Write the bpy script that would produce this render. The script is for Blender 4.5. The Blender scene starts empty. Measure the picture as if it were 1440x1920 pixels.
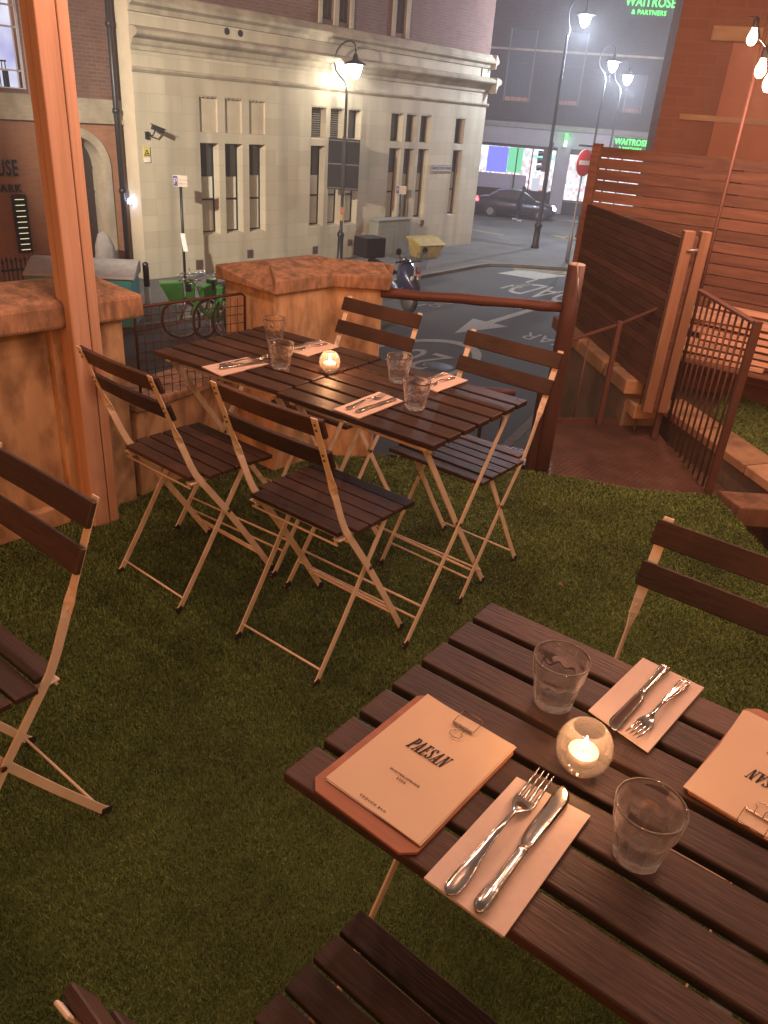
WORLD_STRENGTH = .145; HAZE = 0.0048; EXPOSURE = 1.3
import bpy, bmesh, math, random
import numpy as np
from mathutils import Vector, Matrix
random.seed(7); rng = np.random.default_rng(7)
scn = bpy.context.scene
COL = scn.collection
PI = math.pi
def rad(a): return math.radians(a)
S = -3.1          # street (pavement) level
RD = -3.2         # carriageway level

# ------------------------------------------------------------------ materials
MATS = {}
def newmat(name):
    m = bpy.data.materials.new(name); m.use_nodes = True
    nt = m.node_tree; nt.nodes.clear()
    out = nt.nodes.new('ShaderNodeOutputMaterial')
    return m, nt, out
def node(nt, t, **kw):
    n = nt.nodes.new(t)
    for k, v in kw.items():
        if k in n.inputs: n.inputs[k].default_value = v
        else: setattr(n, k, v)
    return n
def rgba(c): return (c[0], c[1], c[2], 1)
def mat(name, col, rough=.7, metal=0., col2=None, scale=8, stretch=(1, 1, 1), bump=0., bscale=None, var=0., spec=.5, stain=None, stain_scale=1.5, coat=0., detail=6):
    """procedural surface: two colours mixed by stretched noise, per-object variation, large stains and bump"""
    if name in MATS: return MATS[name]
    m, nt, out = newmat(name)
    p = node(nt, 'ShaderNodeBsdfPrincipled'); p.inputs['Roughness'].default_value = rough
    p.inputs['Metallic'].default_value = metal; p.inputs['Specular IOR Level'].default_value = spec
    p.inputs['Coat Weight'].default_value = coat
    nt.links.new(p.outputs[0], out.inputs[0])
    tc = node(nt, 'ShaderNodeTexCoord'); mp = node(nt, 'ShaderNodeMapping')
    mp.inputs['Scale'].default_value = stretch
    nt.links.new(tc.outputs['Object'], mp.inputs[0])
    oi = node(nt, 'ShaderNodeObjectInfo')
    addv = node(nt, 'ShaderNodeVectorMath', operation='ADD')
    comb = node(nt, 'ShaderNodeMath', operation='MULTIPLY'); comb.inputs[1].default_value = 13.
    nt.links.new(oi.outputs['Random'], comb.inputs[0])
    nt.links.new(mp.outputs[0], addv.inputs[0]); nt.links.new(comb.outputs[0], addv.inputs[1])
    nz = node(nt, 'ShaderNodeTexNoise'); nz.inputs['Scale'].default_value = scale; nz.inputs['Detail'].default_value = detail; nz.inputs['Roughness'].default_value = .62
    nt.links.new(addv.outputs[0], nz.inputs['Vector'])
    cr = node(nt, 'ShaderNodeValToRGB'); cr.color_ramp.elements[0].position = .33; cr.color_ramp.elements[1].position = .68
    c2 = col2 or tuple(c * .75 for c in col)
    cr.color_ramp.elements[0].color = rgba(c2); cr.color_ramp.elements[1].color = rgba(col)
    nt.links.new(nz.outputs[0], cr.inputs[0])
    last = cr.outputs[0]
    if stain:
        n2 = node(nt, 'ShaderNodeTexNoise'); n2.inputs['Scale'].default_value = stain_scale; n2.inputs['Detail'].default_value = 8
        m3 = node(nt, 'ShaderNodeMapping'); m3.inputs['Scale'].default_value = (1, 1, .45)
        nt.links.new(tc.outputs['Object'], m3.inputs[0]); nt.links.new(m3.outputs[0], n2.inputs['Vector'])
        r2 = node(nt, 'ShaderNodeValToRGB'); r2.color_ramp.elements[0].position = .42; r2.color_ramp.elements[1].position = .66
        nt.links.new(n2.outputs[0], r2.inputs[0])
        mx = node(nt, 'ShaderNodeMix', data_type='RGBA'); mx.inputs[7].default_value = rgba(stain)
        nt.links.new(r2.outputs[0], mx.inputs[0]); nt.links.new(last, mx.inputs[6]); last = mx.outputs[2]
    if var:
        hs = node(nt, 'ShaderNodeHueSaturation')
        mr = node(nt, 'ShaderNodeMapRange'); mr.inputs[3].default_value = 1 - var; mr.inputs[4].default_value = 1 + var
        nt.links.new(oi.outputs['Random'], mr.inputs[0]); nt.links.new(mr.outputs[0], hs.inputs['Value'])
        nt.links.new(last, hs.inputs['Color']); last = hs.outputs[0]
    nt.links.new(last, p.inputs['Base Color'])
    if bump:
        nb = node(nt, 'ShaderNodeTexNoise'); nb.inputs['Scale'].default_value = bscale or scale * 2.5; nb.inputs['Detail'].default_value = 5
        nt.links.new(addv.outputs[0], nb.inputs['Vector'])
        b = node(nt, 'ShaderNodeBump'); b.inputs['Strength'].default_value = bump; b.inputs['Distance'].default_value = .004
        nt.links.new(nb.outputs[0], b.inputs['Height']); nt.links.new(b.outputs[0], p.inputs['Normal'])
        mrr = node(nt, 'ShaderNodeMapRange'); mrr.inputs[3].default_value = max(.05, rough - .12); mrr.inputs[4].default_value = min(1, rough + .15)
        nt.links.new(nb.outputs[0], mrr.inputs[0]); nt.links.new(mrr.outputs[0], p.inputs['Roughness'])
    MATS[name] = m
    return m
def brickmat(name, c1, c2, mortar, bw=.22, bh=.075, msize=.008, rough=.85, bump=.5, axis='XZ', stain=None, soft=.2, streak=(1.6, 1.6, .5)):
    if name in MATS: return MATS[name]
    m, nt, out = newmat(name)
    p = node(nt, 'ShaderNodeBsdfPrincipled'); p.inputs['Roughness'].default_value = rough
    nt.links.new(p.outputs[0], out.inputs[0])
    tc = node(nt, 'ShaderNodeTexCoord'); sp = node(nt, 'ShaderNodeSeparateXYZ'); cb = node(nt, 'ShaderNodeCombineXYZ')
    nt.links.new(tc.outputs['Object'], sp.inputs[0])
    nt.links.new(sp.outputs[0 if axis == 'XZ' else 0], cb.inputs[0]); nt.links.new(sp.outputs[2 if axis == 'XZ' else 1], cb.inputs[1])
    br = node(nt, 'ShaderNodeTexBrick'); br.inputs['Scale'].default_value = 1.
    br.inputs['Brick Width'].default_value = bw; br.inputs['Row Height'].default_value = bh; br.inputs['Mortar Size'].default_value = msize
    br.inputs['Mortar Smooth'].default_value = soft
    br.inputs['Color1'].default_value = rgba(c1); br.inputs['Color2'].default_value = rgba(c2); br.inputs['Mortar'].default_value = rgba(mortar)
    nt.links.new(cb.outputs[0], br.inputs['Vector'])
    n2 = node(nt, 'ShaderNodeTexNoise'); n2.inputs['Scale'].default_value = 1.1; n2.inputs['Detail'].default_value = 8
    m3 = node(nt, 'ShaderNodeMapping'); m3.inputs['Scale'].default_value = streak
    nt.links.new(tc.outputs['Object'], m3.inputs[0]); nt.links.new(m3.outputs[0], n2.inputs['Vector'])
    mx = node(nt, 'ShaderNodeMix', data_type='RGBA'); mx.inputs[7].default_value = rgba(stain or tuple(c * .6 for c in c1))
    mr = node(nt, 'ShaderNodeMapRange'); mr.inputs[1].default_value = .42; mr.inputs[2].default_value = .75; mr.inputs[4].default_value = .75
    nt.links.new(n2.outputs[0], mr.inputs[0]); nt.links.new(mr.outputs[0], mx.inputs[0]); nt.links.new(br.outputs[0], mx.inputs[6])
    nt.links.new(mx.outputs[2], p.inputs['Base Color'])
    b = node(nt, 'ShaderNodeBump'); b.inputs['Strength'].default_value = bump; b.inputs['Distance'].default_value = .01; b.invert = True
    nt.links.new(br.outputs['Fac'], b.inputs['Height']); nt.links.new(b.outputs[0], p.inputs['Normal'])
    MATS[name] = m
    return m
def emit(name, col, st):
    if name in MATS: return MATS[name]
    m, nt, out = newmat(name)
    e = node(nt, 'ShaderNodeEmission'); e.inputs[0].default_value = rgba(col); e.inputs[1].default_value = st
    nt.links.new(e.outputs[0], out.inputs[0]); MATS[name] = m
    return m
def glassmat(name, ior=1.46):
    """clear tumbler glass: refracting body with a share of straight-through transmission"""
    m, nt, out = newmat(name)
    g = node(nt, 'ShaderNodeBsdfGlass'); g.inputs['IOR'].default_value = ior; g.inputs['Roughness'].default_value = 0; g.inputs['Color'].default_value = (1, 1, 1, 1)
    t = node(nt, 'ShaderNodeBsdfTransparent'); t.inputs[0].default_value = (1, 1, 1, 1)
    m2 = node(nt, 'ShaderNodeMixShader'); m2.inputs[0].default_value = .18; nt.links.new(g.outputs[0], m2.inputs[1]); nt.links.new(t.outputs[0], m2.inputs[2])
    lw = node(nt, 'ShaderNodeLayerWeight'); lw.inputs[0].default_value = .5
    pw = node(nt, 'ShaderNodeMath', operation='POWER'); pw.inputs[1].default_value = 6; nt.links.new(lw.outputs['Facing'], pw.inputs[0])
    ml = node(nt, 'ShaderNodeMath', operation='MULTIPLY_ADD'); ml.inputs[1].default_value = .60; ml.inputs[2].default_value = .004; nt.links.new(pw.outputs[0], ml.inputs[0])  # whitens grazing edges, painting bright rim highlights onto the glass
    df = node(nt, 'ShaderNodeBsdfDiffuse'); df.inputs[0].default_value = (1, .98, .95, 1); tr = node(nt, 'ShaderNodeBsdfTranslucent'); tr.inputs[0].default_value = (1, .98, .95, 1)
    dm = node(nt, 'ShaderNodeMixShader'); nt.links.new(df.outputs[0], dm.inputs[1]); nt.links.new(tr.outputs[0], dm.inputs[2])
    m3 = node(nt, 'ShaderNodeMixShader'); nt.links.new(ml.outputs[0], m3.inputs[0]); nt.links.new(m2.outputs[0], m3.inputs[1]); nt.links.new(dm.outputs[0], m3.inputs[2])
    nt.links.new(m3.outputs[0], out.inputs[0]); MATS[name] = m
    return m
def thinglass(name, tint=(1, 1, 1), refl=.12, rough=.03, haze=.05):
    """thin clear shell: mostly see-through, a Fresnel reflection and a little scattering off the surface film"""
    m, nt, out = newmat(name)
    t = node(nt, 'ShaderNodeBsdfTransparent'); t.inputs[0].default_value = rgba(tint)
    g = node(nt, 'ShaderNodeBsdfGlossy'); g.inputs['Roughness'].default_value = rough; g.inputs[0].default_value = (1, 1, 1, 1)
    tr = node(nt, 'ShaderNodeBsdfTranslucent'); tr.inputs[0].default_value = (1, .95, .9, 1)
    df = node(nt, 'ShaderNodeBsdfDiffuse'); df.inputs[0].default_value = (1, .95, .9, 1); ad = node(nt, 'ShaderNodeMixShader'); ad.inputs[0].default_value = .5
    nt.links.new(tr.outputs[0], ad.inputs[1]); nt.links.new(df.outputs[0], ad.inputs[2])
    fr = node(nt, 'ShaderNodeFresnel'); fr.inputs[0].default_value = 1.30
    mx = node(nt, 'ShaderNodeMixShader'); m2 = node(nt, 'ShaderNodeMixShader'); m2.inputs[0].default_value = haze
    nt.links.new(t.outputs[0], m2.inputs[1]); nt.links.new(ad.outputs[0], m2.inputs[2])
    mm = node(nt, 'ShaderNodeMath', operation='MINIMUM'); mm.inputs[1].default_value = .35
    nt.links.new(fr.outputs[0], mm.inputs[0])
    nt.links.new(mm.outputs[0], mx.inputs[0]); nt.links.new(m2.outputs[0], mx.inputs[1]); nt.links.new(g.outputs[0], mx.inputs[2])
    nt.links.new(mx.outputs[0], out.inputs[0]); MATS[name] = m
    return m
slat_wood = mat('slat_wood', (.054, .029, .019), .5, col2=(.024, .0135, .010), scale=5, stretch=(2.5, 22, 22), bump=.35, bscale=9, var=.36, spec=.3, stain=(.072, .042, .030), stain_scale=5)
slat_grey = mat('slat_worn', (.066, .036, .027), .52, col2=(.038, .021, .016), scale=5, stretch=(2.5, 22, 22), bump=.3, bscale=9, var=.2)
cream = mat('cream_paint', (.80, .74, .62), .42, col2=(.70, .63, .50), scale=14, var=.05, bump=.08, spec=.5)
rivet_m = mat('rivet_steel', (.20, .15, .11), .45, .8)
rubber = mat('black_rubber', (.02, .02, .02), .7)
post_wood = mat('post_softwood', (.62, .44, .33), .62, col2=(.44, .29, .20), scale=1.6, stretch=(12, 12, .6), bump=.4, bscale=6, detail=9)
def add_knots(m, scale, dark):
    nt = m.node_tree; p = [n for n in nt.nodes if n.type == 'BSDF_PRINCIPLED'][0]; src = p.inputs['Base Color'].links[0].from_socket
    tc = node(nt, 'ShaderNodeTexCoord'); mp = node(nt, 'ShaderNodeMapping'); mp.inputs['Scale'].default_value = (7, 7, 3.1)
    nt.links.new(tc.outputs['Object'], mp.inputs[0]); v = node(nt, 'ShaderNodeTexVoronoi'); v.inputs['Scale'].default_value = scale
    nt.links.new(mp.outputs[0], v.inputs['Vector']); r = node(nt, 'ShaderNodeValToRGB'); r.color_ramp.elements[0].position = .10; r.color_ramp.elements[1].position = .24
    r.color_ramp.elements[0].color = (1, 1, 1, 1); r.color_ramp.elements[1].color = (0, 0, 0, 1)
    nt.links.new(v.outputs['Distance'], r.inputs[0]); mx = node(nt, 'ShaderNodeMix', data_type='RGBA'); mx.inputs[7].default_value = rgba(dark)
    nt.links.new(r.outputs[0], mx.inputs[0]); nt.links.new(src, mx.inputs[6]); nt.links.new(mx.outputs[2], p.inputs['Base Color'])
add_knots(post_wood, .62, (.20, .085, .04))
render_wall = mat('rendered_wall', (.62, .46, .28), .9, col2=(.44, .31, .18), scale=9, stretch=(1, 1, .22), bump=1., bscale=34, stain=(.24, .16, .09), stain_scale=13, detail=10)
coping_m = mat('coping_stone', (.46, .30, .19), .9, col2=(.27, .17, .105), scale=30, stretch=(2, 2, .35), bump=1., bscale=70, stain=(.17, .12, .075), stain_scale=22, detail=10)
red_wood = mat('red_stained_timber', (.078, .030, .021), .6, col2=(.036, .015, .012), scale=2, stretch=(10, 10, 1), bump=.35, bscale=7)
rail_wood = mat('red_stained_rail', (.115, .042, .028), .55, col2=(.06, .023, .016), scale=2.5, stretch=(1, 12, 12), bump=.35, bscale=7)
rail_metal = mat('brown_painted_metal', (.115, .058, .043), .6, .2, col2=(.09, .045, .034), scale=20, bump=.1)
rust_red = mat('rust_red_mesh', (.085, .030, .022), .55, .3)
fence_dark = mat('fence_boards_dark', (.125, .070, .056), .85, col2=(.070, .040, .032), spec=.15, scale=2.5, stretch=(1.2, 9, 14), bump=.4, bscale=8, var=.28)
fence_red = mat('fence_boards_red', (.19, .105, .072), .7, col2=(.095, .050, .035), scale=2.5, stretch=(1.2, 9, 14), bump=.4, bscale=8, var=.3)
timber = mat('new_timber', (.46, .27, .14), .7, col2=(.34, .185, .09), scale=2.5, stretch=(1.2, 12, 12), bump=.35, var=.22)
timber_v = mat('timber_upright', (.22, .135, .082), .8, col2=(.13, .078, .048), scale=2.5, stretch=(12, 12, 1), bump=.35, var=.1)
stone = brickmat('ashlar_stone', (.50, .445, .325), (.42, .37, .265), (.35, .31, .225), bw=.95, bh=.42, msize=.007, bump=.2, stain=(.25, .22, .16), soft=.4, streak=(1.5, 1.5, .13))
stone_trim = mat('stone_mouldings', (.42, .365, .265), .88, col2=(.33, .285, .205), scale=5, stretch=(1, 1, 3), bump=.4, stain=(.24, .205, .15), stain_scale=1.8)
brick_red = brickmat('red_brick', (.17, .075, .052), (.11, .050, .038), (.16, .125, .095), bw=.24, bh=.085, msize=.010)
brick_house = brickmat('house_brick', (.34, .15, .075), (.28, .12, .062), (.28, .17, .10), bw=.24, bh=.085)
brick_near = brickmat('near_brick', (.24, .135, .10), (.205, .115, .085), (.23, .15, .115), bw=.225, bh=.075)
brick_dark = brickmat('dark_brick', (.060, .050, .052), (.045, .036, .038), (.055, .05, .05), bw=.3, bh=.1)
stone_plain = mat('plain_stone', (.49, .43, .31), .88, col2=(.43, .365, .26), scale=3)
iron = mat('black_iron', (.018, .018, .020), .42, .3)
iron2 = mat('dark_panel_metal', (.013, .014, .016), .65, spec=.25)
grey_metal = mat('galvanised_grey', (.32, .33, .34), .5, .5)
glass_dark = mat('dark_window_glass', (.018, .021, .026), .08, spec=.8)
blind = mat('pale_blind', (.62, .60, .50), .8, col2=(.52, .50, .42), scale=3, stretch=(5, 1, 1))
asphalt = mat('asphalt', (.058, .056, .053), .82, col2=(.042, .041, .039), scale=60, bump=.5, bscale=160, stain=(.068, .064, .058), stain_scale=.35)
asphalt2 = mat('asphalt_lit', (.16, .155, .145), .85, col2=(.12, .116, .108), scale=60, bump=.5, bscale=160, stain=(.085, .08, .074), stain_scale=.4)  # lamp light on the main road put into a paler asphalt
paving = brickmat('paving', (.12, .112, .10), (.10, .094, .083), (.055, .052, .046), bw=.9, bh=.6, msize=.012, axis='XY', stain=(.075, .07, .062), bump=.3)
kerb_m = mat('kerb_stone', (.20, .185, .16), .85, col2=(.14, .13, .11), scale=6, bump=.3)
paint_w = mat('road_paint_white', (.46, .44, .37), .75, col2=(.27, .26, .22), scale=14, detail=9)
paint_y = mat('road_paint_yellow', (.50, .36, .12), .75, col2=(.32, .23, .09), scale=14)
white_p = mat('white_paint', (.72, .71, .68), .6)

# ------------------------------------------------------------------ mesh builder
class MB:
    def __init__(s): s.v = []; s.f = []; s.sm = []
    def add(s, vs, fs, smooth=False, M=None):
        b = len(s.v)
        s.v += [tuple(M @ Vector(v)) if M else tuple(v) for v in vs]
        s.f += [tuple(i + b for i in f) for f in fs]; s.sm += [smooth] * len(fs)
        return s
    def box(s, c, d, rz=0, M=None):
        x, y, z = d[0] / 2, d[1] / 2, d[2] / 2
        vs = [(-x, -y, -z), (x, -y, -z), (x, y, -z), (-x, y, -z), (-x, -y, z), (x, -y, z), (x, y, z), (-x, y, z)]
        T = Matrix.Translation(c) @ Matrix.Rotation(rz, 4, 'Z')
        if M: T = M @ T
        return s.add(vs, [(0, 3, 2, 1), (4, 5, 6, 7), (0, 1, 5, 4), (1, 2, 6, 5), (2, 3, 7, 6), (3, 0, 4, 7)], M=T)
    def bb(s, x0, x1, y0, y1, z0, z1):
        return s.box(((x0 + x1) / 2, (y0 + y1) / 2, (z0 + z1) / 2), (abs(x1 - x0), abs(y1 - y0), abs(z1 - z0)))
    def bar(s, a, b, w, t, up=(0, 0, 1)):
        """flat bar from a to b: w along 'side', t along the third axis"""
        a = Vector(a); b = Vector(b); d = b - a; L = d.length; d.normalize(); u = Vector(up)
        sd = d.cross(u)
        if sd.length < 1e-5: sd = Vector((1, 0, 0))
        sd.normalize(); th = sd.cross(d)
        M = Matrix((( sd.x, d.x, th.x, (a.x + b.x) / 2), (sd.y, d.y, th.y, (a.y + b.y) / 2), (sd.z, d.z, th.z, (a.z + b.z) / 2), (0, 0, 0, 1)))
        return s.box((0, 0, 0), (w, L, t), M=M)
    def tube(s, pts, r, n=10, cap=True, smooth=True, close=False):
        pts = [Vector(p) for p in pts]; m = len(pts); rs = r if isinstance(r, (list, tuple)) else [r] * m
        vs = []; prev = None
        for i, p in enumerate(pts):
            if close: t = pts[(i + 1) % m] - pts[i - 1]
            else: t = pts[min(i + 1, m - 1)] - pts[max(i - 1, 0)]
            t.normalize()
            if prev is None:
                a = Vector((0, 0, 1)) if abs(t.z) < .9 else Vector((1, 0, 0))
                u = t.cross(a).normalized()
            else:
                u = (prev - t * prev.dot(t)).normalized()
            prev = u; w = t.cross(u)
            for k in range(n):
                an = 2 * PI * k / n
                vs.append(p + (u * math.cos(an) + w * math.sin(an)) * rs[i])
        fs = []
        for i in range(m if close else m - 1):
            j = (i + 1) % m
            for k in range(n):
                fs.append((i * n + k, i * n + (k + 1) % n, j * n + (k + 1) % n, j * n + k))
        s.add(vs, fs, smooth)
        if cap and not close:
            b = len(s.v) - len(vs)
            s.f.append(tuple(b + k for k in reversed(range(n)))); s.sm.append(False)
            s.f.append(tuple(b + (m - 1) * n + k for k in range(n))); s.sm.append(False)
        return s
    def lathe(s, prof, n=32, c=(0, 0, 0), smooth=True, fn=None, sx=1, sy=1, M=None):
        vs = []
        for (r, z) in prof:
            for k in range(n):
                a = 2 * PI * k / n; rr = fn(r, z, a) if fn else r
                vs.append((c[0] + rr * math.cos(a) * sx, c[1] + rr * math.sin(a) * sy, c[2] + z))
        fs = []
        for i in range(len(prof) - 1):
            for k in range(n):
                fs.append((i * n + k, i * n + (k + 1) % n, (i + 1) * n + (k + 1) % n, (i + 1) * n + k))
        return s.add(vs, fs, smooth, M)
    def prism(s, poly, z0, z1, M=None):
        n = len(poly); vs = [(p[0], p[1], z0) for p in poly] + [(p[0], p[1], z1) for p in poly]
        fs = [tuple(reversed(range(n))), tuple(range(n, 2 * n))] + [(i, (i + 1) % n, n + (i + 1) % n, n + i) for i in range(n)]
        return s.add(vs, fs, M=M)
    def sweep(s, rings, cap=True, smooth=True):
        """rings: list of equal length vertex loops"""
        n = len(rings[0]); vs = [v for r in rings for v in r]; b = len(s.v)
        fs = [(i * n + k, i * n + (k + 1) % n, (i + 1) * n + (k + 1) % n, (i + 1) * n + k) for i in range(len(rings) - 1) for k in range(n)]
        s.add(vs, fs, smooth)
        if cap:
            s.f.append(tuple(b + k for k in reversed(range(n)))); s.sm.append(False)
            s.f.append(tuple(b + (len(rings) - 1) * n + k for k in range(n))); s.sm.append(False)
        return s
    def sheet(s, poly, z, M=None): return s.add([(p[0], p[1], z) for p in poly], [tuple(range(len(poly)))], M=M)
    def build(s, name, m, parent=None, bevel=0, dz=0, loc=None, rz=0, seg=2, fixn=True):
        me = bpy.data.meshes.new(name)
        me.from_pydata([(v[0], v[1], v[2] + dz) for v in s.v], [], s.f)
        me.polygons.foreach_set('use_smooth', s.sm); me.update()
        if fixn:
            bm = bmesh.new(); bm.from_mesh(me); bmesh.ops.recalc_face_normals(bm, faces=bm.faces); bm.to_mesh(me); bm.free()
        me.materials.append(m)
        o = bpy.data.objects.new(name, me); COL.objects.link(o)
        if parent: o.parent = parent
        if loc: o.location = loc
        if rz: o.rotation_euler.z = rz
        if bevel:
            b = o.modifiers.new('bevel', 'BEVEL'); b.width = bevel; b.segments = seg; b.limit_method = 'ANGLE'
        return o
def tag(o, label=None, cat=None, group=None, kind=None):
    if label: o['label'] = label
    if cat: o['category'] = cat
    if group: o['group'] = group
    if kind: o['kind'] = kind
    return o
def empty(name, loc, rz, label, cat, group=None):
    o = bpy.data.objects.new(name, None); COL.objects.link(o); o.empty_display_size = .1
    o.location = loc; o.rotation_euler.z = rz
    return tag(o, label, cat, group)
def dup(o, parent=None):
    c = o.copy(); COL.objects.link(c)
    if parent: c.parent = parent
    for ch in list(o.children): dup(ch, c)
    return c
def text_mesh(txt, size, ext=.002, align='CENTER', spacing=1., bold=0., shear=0.):
    cu = bpy.data.curves.new('lettering', 'FONT'); cu.body = txt; cu.size = size; cu.extrude = ext
    cu.align_x = align; cu.space_character = spacing; cu.offset = bold; cu.shear = shear; cu.resolution_u = 3
    o = bpy.data.objects.new('lettering', cu); COL.objects.link(o)
    bpy.context.view_layer.update()
    dg = bpy.context.evaluated_depsgraph_get()
    me = bpy.data.meshes.new_from_object(o.evaluated_get(dg))
    COL.objects.unlink(o); bpy.data.objects.remove(o); bpy.data.curves.remove(cu)
    return me
def text_obj(name, txt, size, m, parent, M, **kw):
    me = text_mesh(txt, size, **kw); me.materials.clear(); me.materials.append(m)
    o = bpy.data.objects.new(name, me); COL.objects.link(o); o.parent = parent; o.matrix_local = M
    return o
UP = Matrix.Rotation(PI / 2, 4, 'X')   # text plane xy -> xz facing -y

# ------------------------------------------------------------------ camera
f_px = 1442.; vp = (500., 3738.)
dn = Vector((vp[0] - 720, -(vp[1] - 960), -f_px)).normalized(); up = -dn
fw = Vector((0, 0, -1)); yy = (fw - up * fw.dot(up)).normalized(); xx = yy.cross(up)
Rm = Matrix((xx, yy, up))
cam = bpy.data.cameras.new('camera'); co = bpy.data.objects.new('camera', cam); COL.objects.link(co)
co.matrix_world = Matrix.Translation((0, 0, 1.5)) @ Rm.to_4x4()
cam.sensor_fit = 'VERTICAL'; cam.sensor_height = 36; cam.lens = f_px / 1920 * 36; cam.clip_start = .02; cam.clip_end = 500
scn.camera = co

# ------------------------------------------------------------------ terrace
EA = Vector((.82, -.572, 0)).normalized(); EB = Vector((.572, .82, 0)).normalized()
WD = Vector((.64, .768, 0)).normalized(); WN = Vector((-.768, .64, 0))
deck_poly = [(-3.0, -1.2), (1.66, -1.2), (1.60, 2.79), (1.57, 3.32), (.70, 3.42), (.10, 3.50), (-.5, 3.50), (-1.0, 3.0), (-2.9, .8)]
o = MB().prism([(x * .998, y * .998) for x, y in deck_poly], -.35, -.016).build('terrace_edge', mat('dark_timber_edge', (.035, .022, .015), .9)); tag(o, kind='structure')
o = MB().prism(deck_poly, -.0155, -.012).build('terrace', mat('turf_backing', (.11, .165, .046), .95)); tag(o, kind='structure')

def in_poly(x, y, poly):
    r = np.zeros(len(x), bool); n = len(poly); j = n - 1
    for i in range(n):
        xi, yi = poly[i]; xj, yj = poly[j]
        c = ((yi > y) != (yj > y)) & (x < (xj - xi) * (y - yi) / (yj - yi + 1e-12) + xi)
        r ^= c; j = i
    return r
SEAM = (.80, .60)
def grass(name, poly, zfun, dens, hmin, hmax, m, wscale=1.0, cam_fade=True):
    xs = [p[0] for p in poly]; ys = [p[1] for p in poly]
    A = (max(xs) - min(xs)) * (max(ys) - min(ys)); N = int(A * dens)
    x = rng.uniform(min(xs), max(xs), N); y = rng.uniform(min(ys), max(ys), N)
    k = in_poly(x, y, poly); x = x[k]; y = y[k]
    if cam_fade:
        sd = np.abs((x + .53) * SEAM[1] - (y - 1.20) * SEAM[0] + .006 * np.sin(x * 14)); k = (sd > .0035) | (rng.random(len(x)) < .25); x = x[k]; y = y[k]
    if cam_fade:
        d = np.hypot(x, y); keep = rng.random(len(x)) < np.clip(1.9 / (d + .35), .38, 1); x = x[keep]; y = y[keep]; d = d[keep]
        ws = np.clip(d / 1.6, .8, 2.4)
    else: ws = np.full(len(x), wscale)
    n = len(x); a = rng.uniform(0, 2 * PI, n); h = rng.uniform(hmin, hmax, n); lean = rng.uniform(.2, 1.5, n) * h
    w = rng.uniform(.0007, .0013, n) * ws; a2 = a + rng.uniform(-1.3, 1.3, n)
    z = zfun(x, y)
    V = np.zeros((n, 5, 3))
    px, py = -np.sin(a) * w, np.cos(a) * w
    m1x = x + np.cos(a) * lean * .4; m1y = y + np.sin(a) * lean * .4
    tx = m1x + np.cos(a2) * lean * .7; ty = m1y + np.sin(a2) * lean * .7
    V[:, 0] = np.stack([x - px, y - py, z - .006], 1); V[:, 1] = np.stack([x + px, y + py, z - .006], 1)
    V[:, 2] = np.stack([m1x + px * .9, m1y + py * .9, z + h * .62], 1); V[:, 3] = np.stack([m1x - px * .9, m1y - py * .9, z + h * .62], 1)
    V[:, 4] = np.stack([tx, ty, z + h * rng.uniform(.55, 1.05, n)], 1)
    b = np.arange(n) * 5
    loops = np.stack([b, b + 1, b + 2, b + 3, b + 3, b + 2, b + 4], 1).ravel()
    me = bpy.data.meshes.new(name); me.vertices.add(n * 5); me.vertices.foreach_set('co', V.reshape(-1))
    me.loops.add(n * 7); me.loops.foreach_set('vertex_index', loops.astype(np.int32))
    me.polygons.add(n * 2)
    st = np.stack([np.arange(n) * 7, np.arange(n) * 7 + 4], 1).ravel(); tt = np.tile([4, 3], n)
    me.polygons.foreach_set('loop_start', st.astype(np.int32)); me.polygons.foreach_set('loop_total', tt.astype(np.int32))
    me.update(calc_edges=True)
    at = me.attributes.new('tint', 'FLOAT', 'FACE'); at.data.foreach_set('value', np.repeat(rng.random(n), 2).astype(np.float32))
    me.materials.append(m)
    o = bpy.data.objects.new(name, me); COL.objects.link(o)
    return o
def grassmat():
    m, nt, out = newmat('artificial_turf')
    p = node(nt, 'ShaderNodeBsdfPrincipled'); p.inputs['Roughness'].default_value = .55; p.inputs['Specular IOR Level'].default_value = .25
    at = node(nt, 'ShaderNodeAttribute', attribute_name='tint')
    cr = node(nt, 'ShaderNodeValToRGB'); e = cr.color_ramp.elements
    e[0].position = 0; e[0].color = (.068, .125, .034, 1); e[1].position = 1; e[1].color = (.25, .35, .105, 1)
    k = e.new(.55); k.color = (.120, .205, .052, 1); k = e.new(.85); k.color = (.18, .27, .075, 1)
    nt.links.new(at.outputs['Fac'], cr.inputs[0])
    tc = node(nt, 'ShaderNodeTexCoord'); nz = node(nt, 'ShaderNodeTexNoise'); nz.inputs['Scale'].default_value = 3.2; nz.inputs['Detail'].default_value = 6
    nt.links.new(tc.outputs['Object'], nz.inputs['Vector'])
    mr = node(nt, 'ShaderNodeMapRange'); mr.inputs[1].default_value = .3; mr.inputs[2].default_value = .7; mr.inputs[3].default_value = .55; mr.inputs[4].default_value = 1.25
    nt.links.new(nz.outputs[0], mr.inputs[0])
    hs = node(nt, 'ShaderNodeHueSaturation'); nt.links.new(mr.outputs[0], hs.inputs['Value']); nt.links.new(cr.outputs[0], hs.inputs['Color'])
    nt.links.new(hs.outputs[0], p.inputs['Base Color'])
    nt.links.new(p.outputs[0], out.inputs[0])
    return m
GM = grassmat()
def zf(x, y): return .004 * np.sin(x * 3.1 + y * 1.7) + .003 * np.sin(x * 7 - y * 5) - .002
vis_poly = [(-1.9, .15), (1.62, .15), (1.60, 2.79), (1.57, 3.35), (1.1, 3.36), (.70, 3.46), (.30, 3.46), (.10, 3.52), (-.45, 3.52), (-1.0, 2.98), (-2.2, 1.55)]
o = grass('artificial_grass', vis_poly, zf, 78000, .004, .0085, GM); tag(o, 'short olive green artificial turf covering the terrace', 'artificial grass', kind='stuff')
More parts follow.
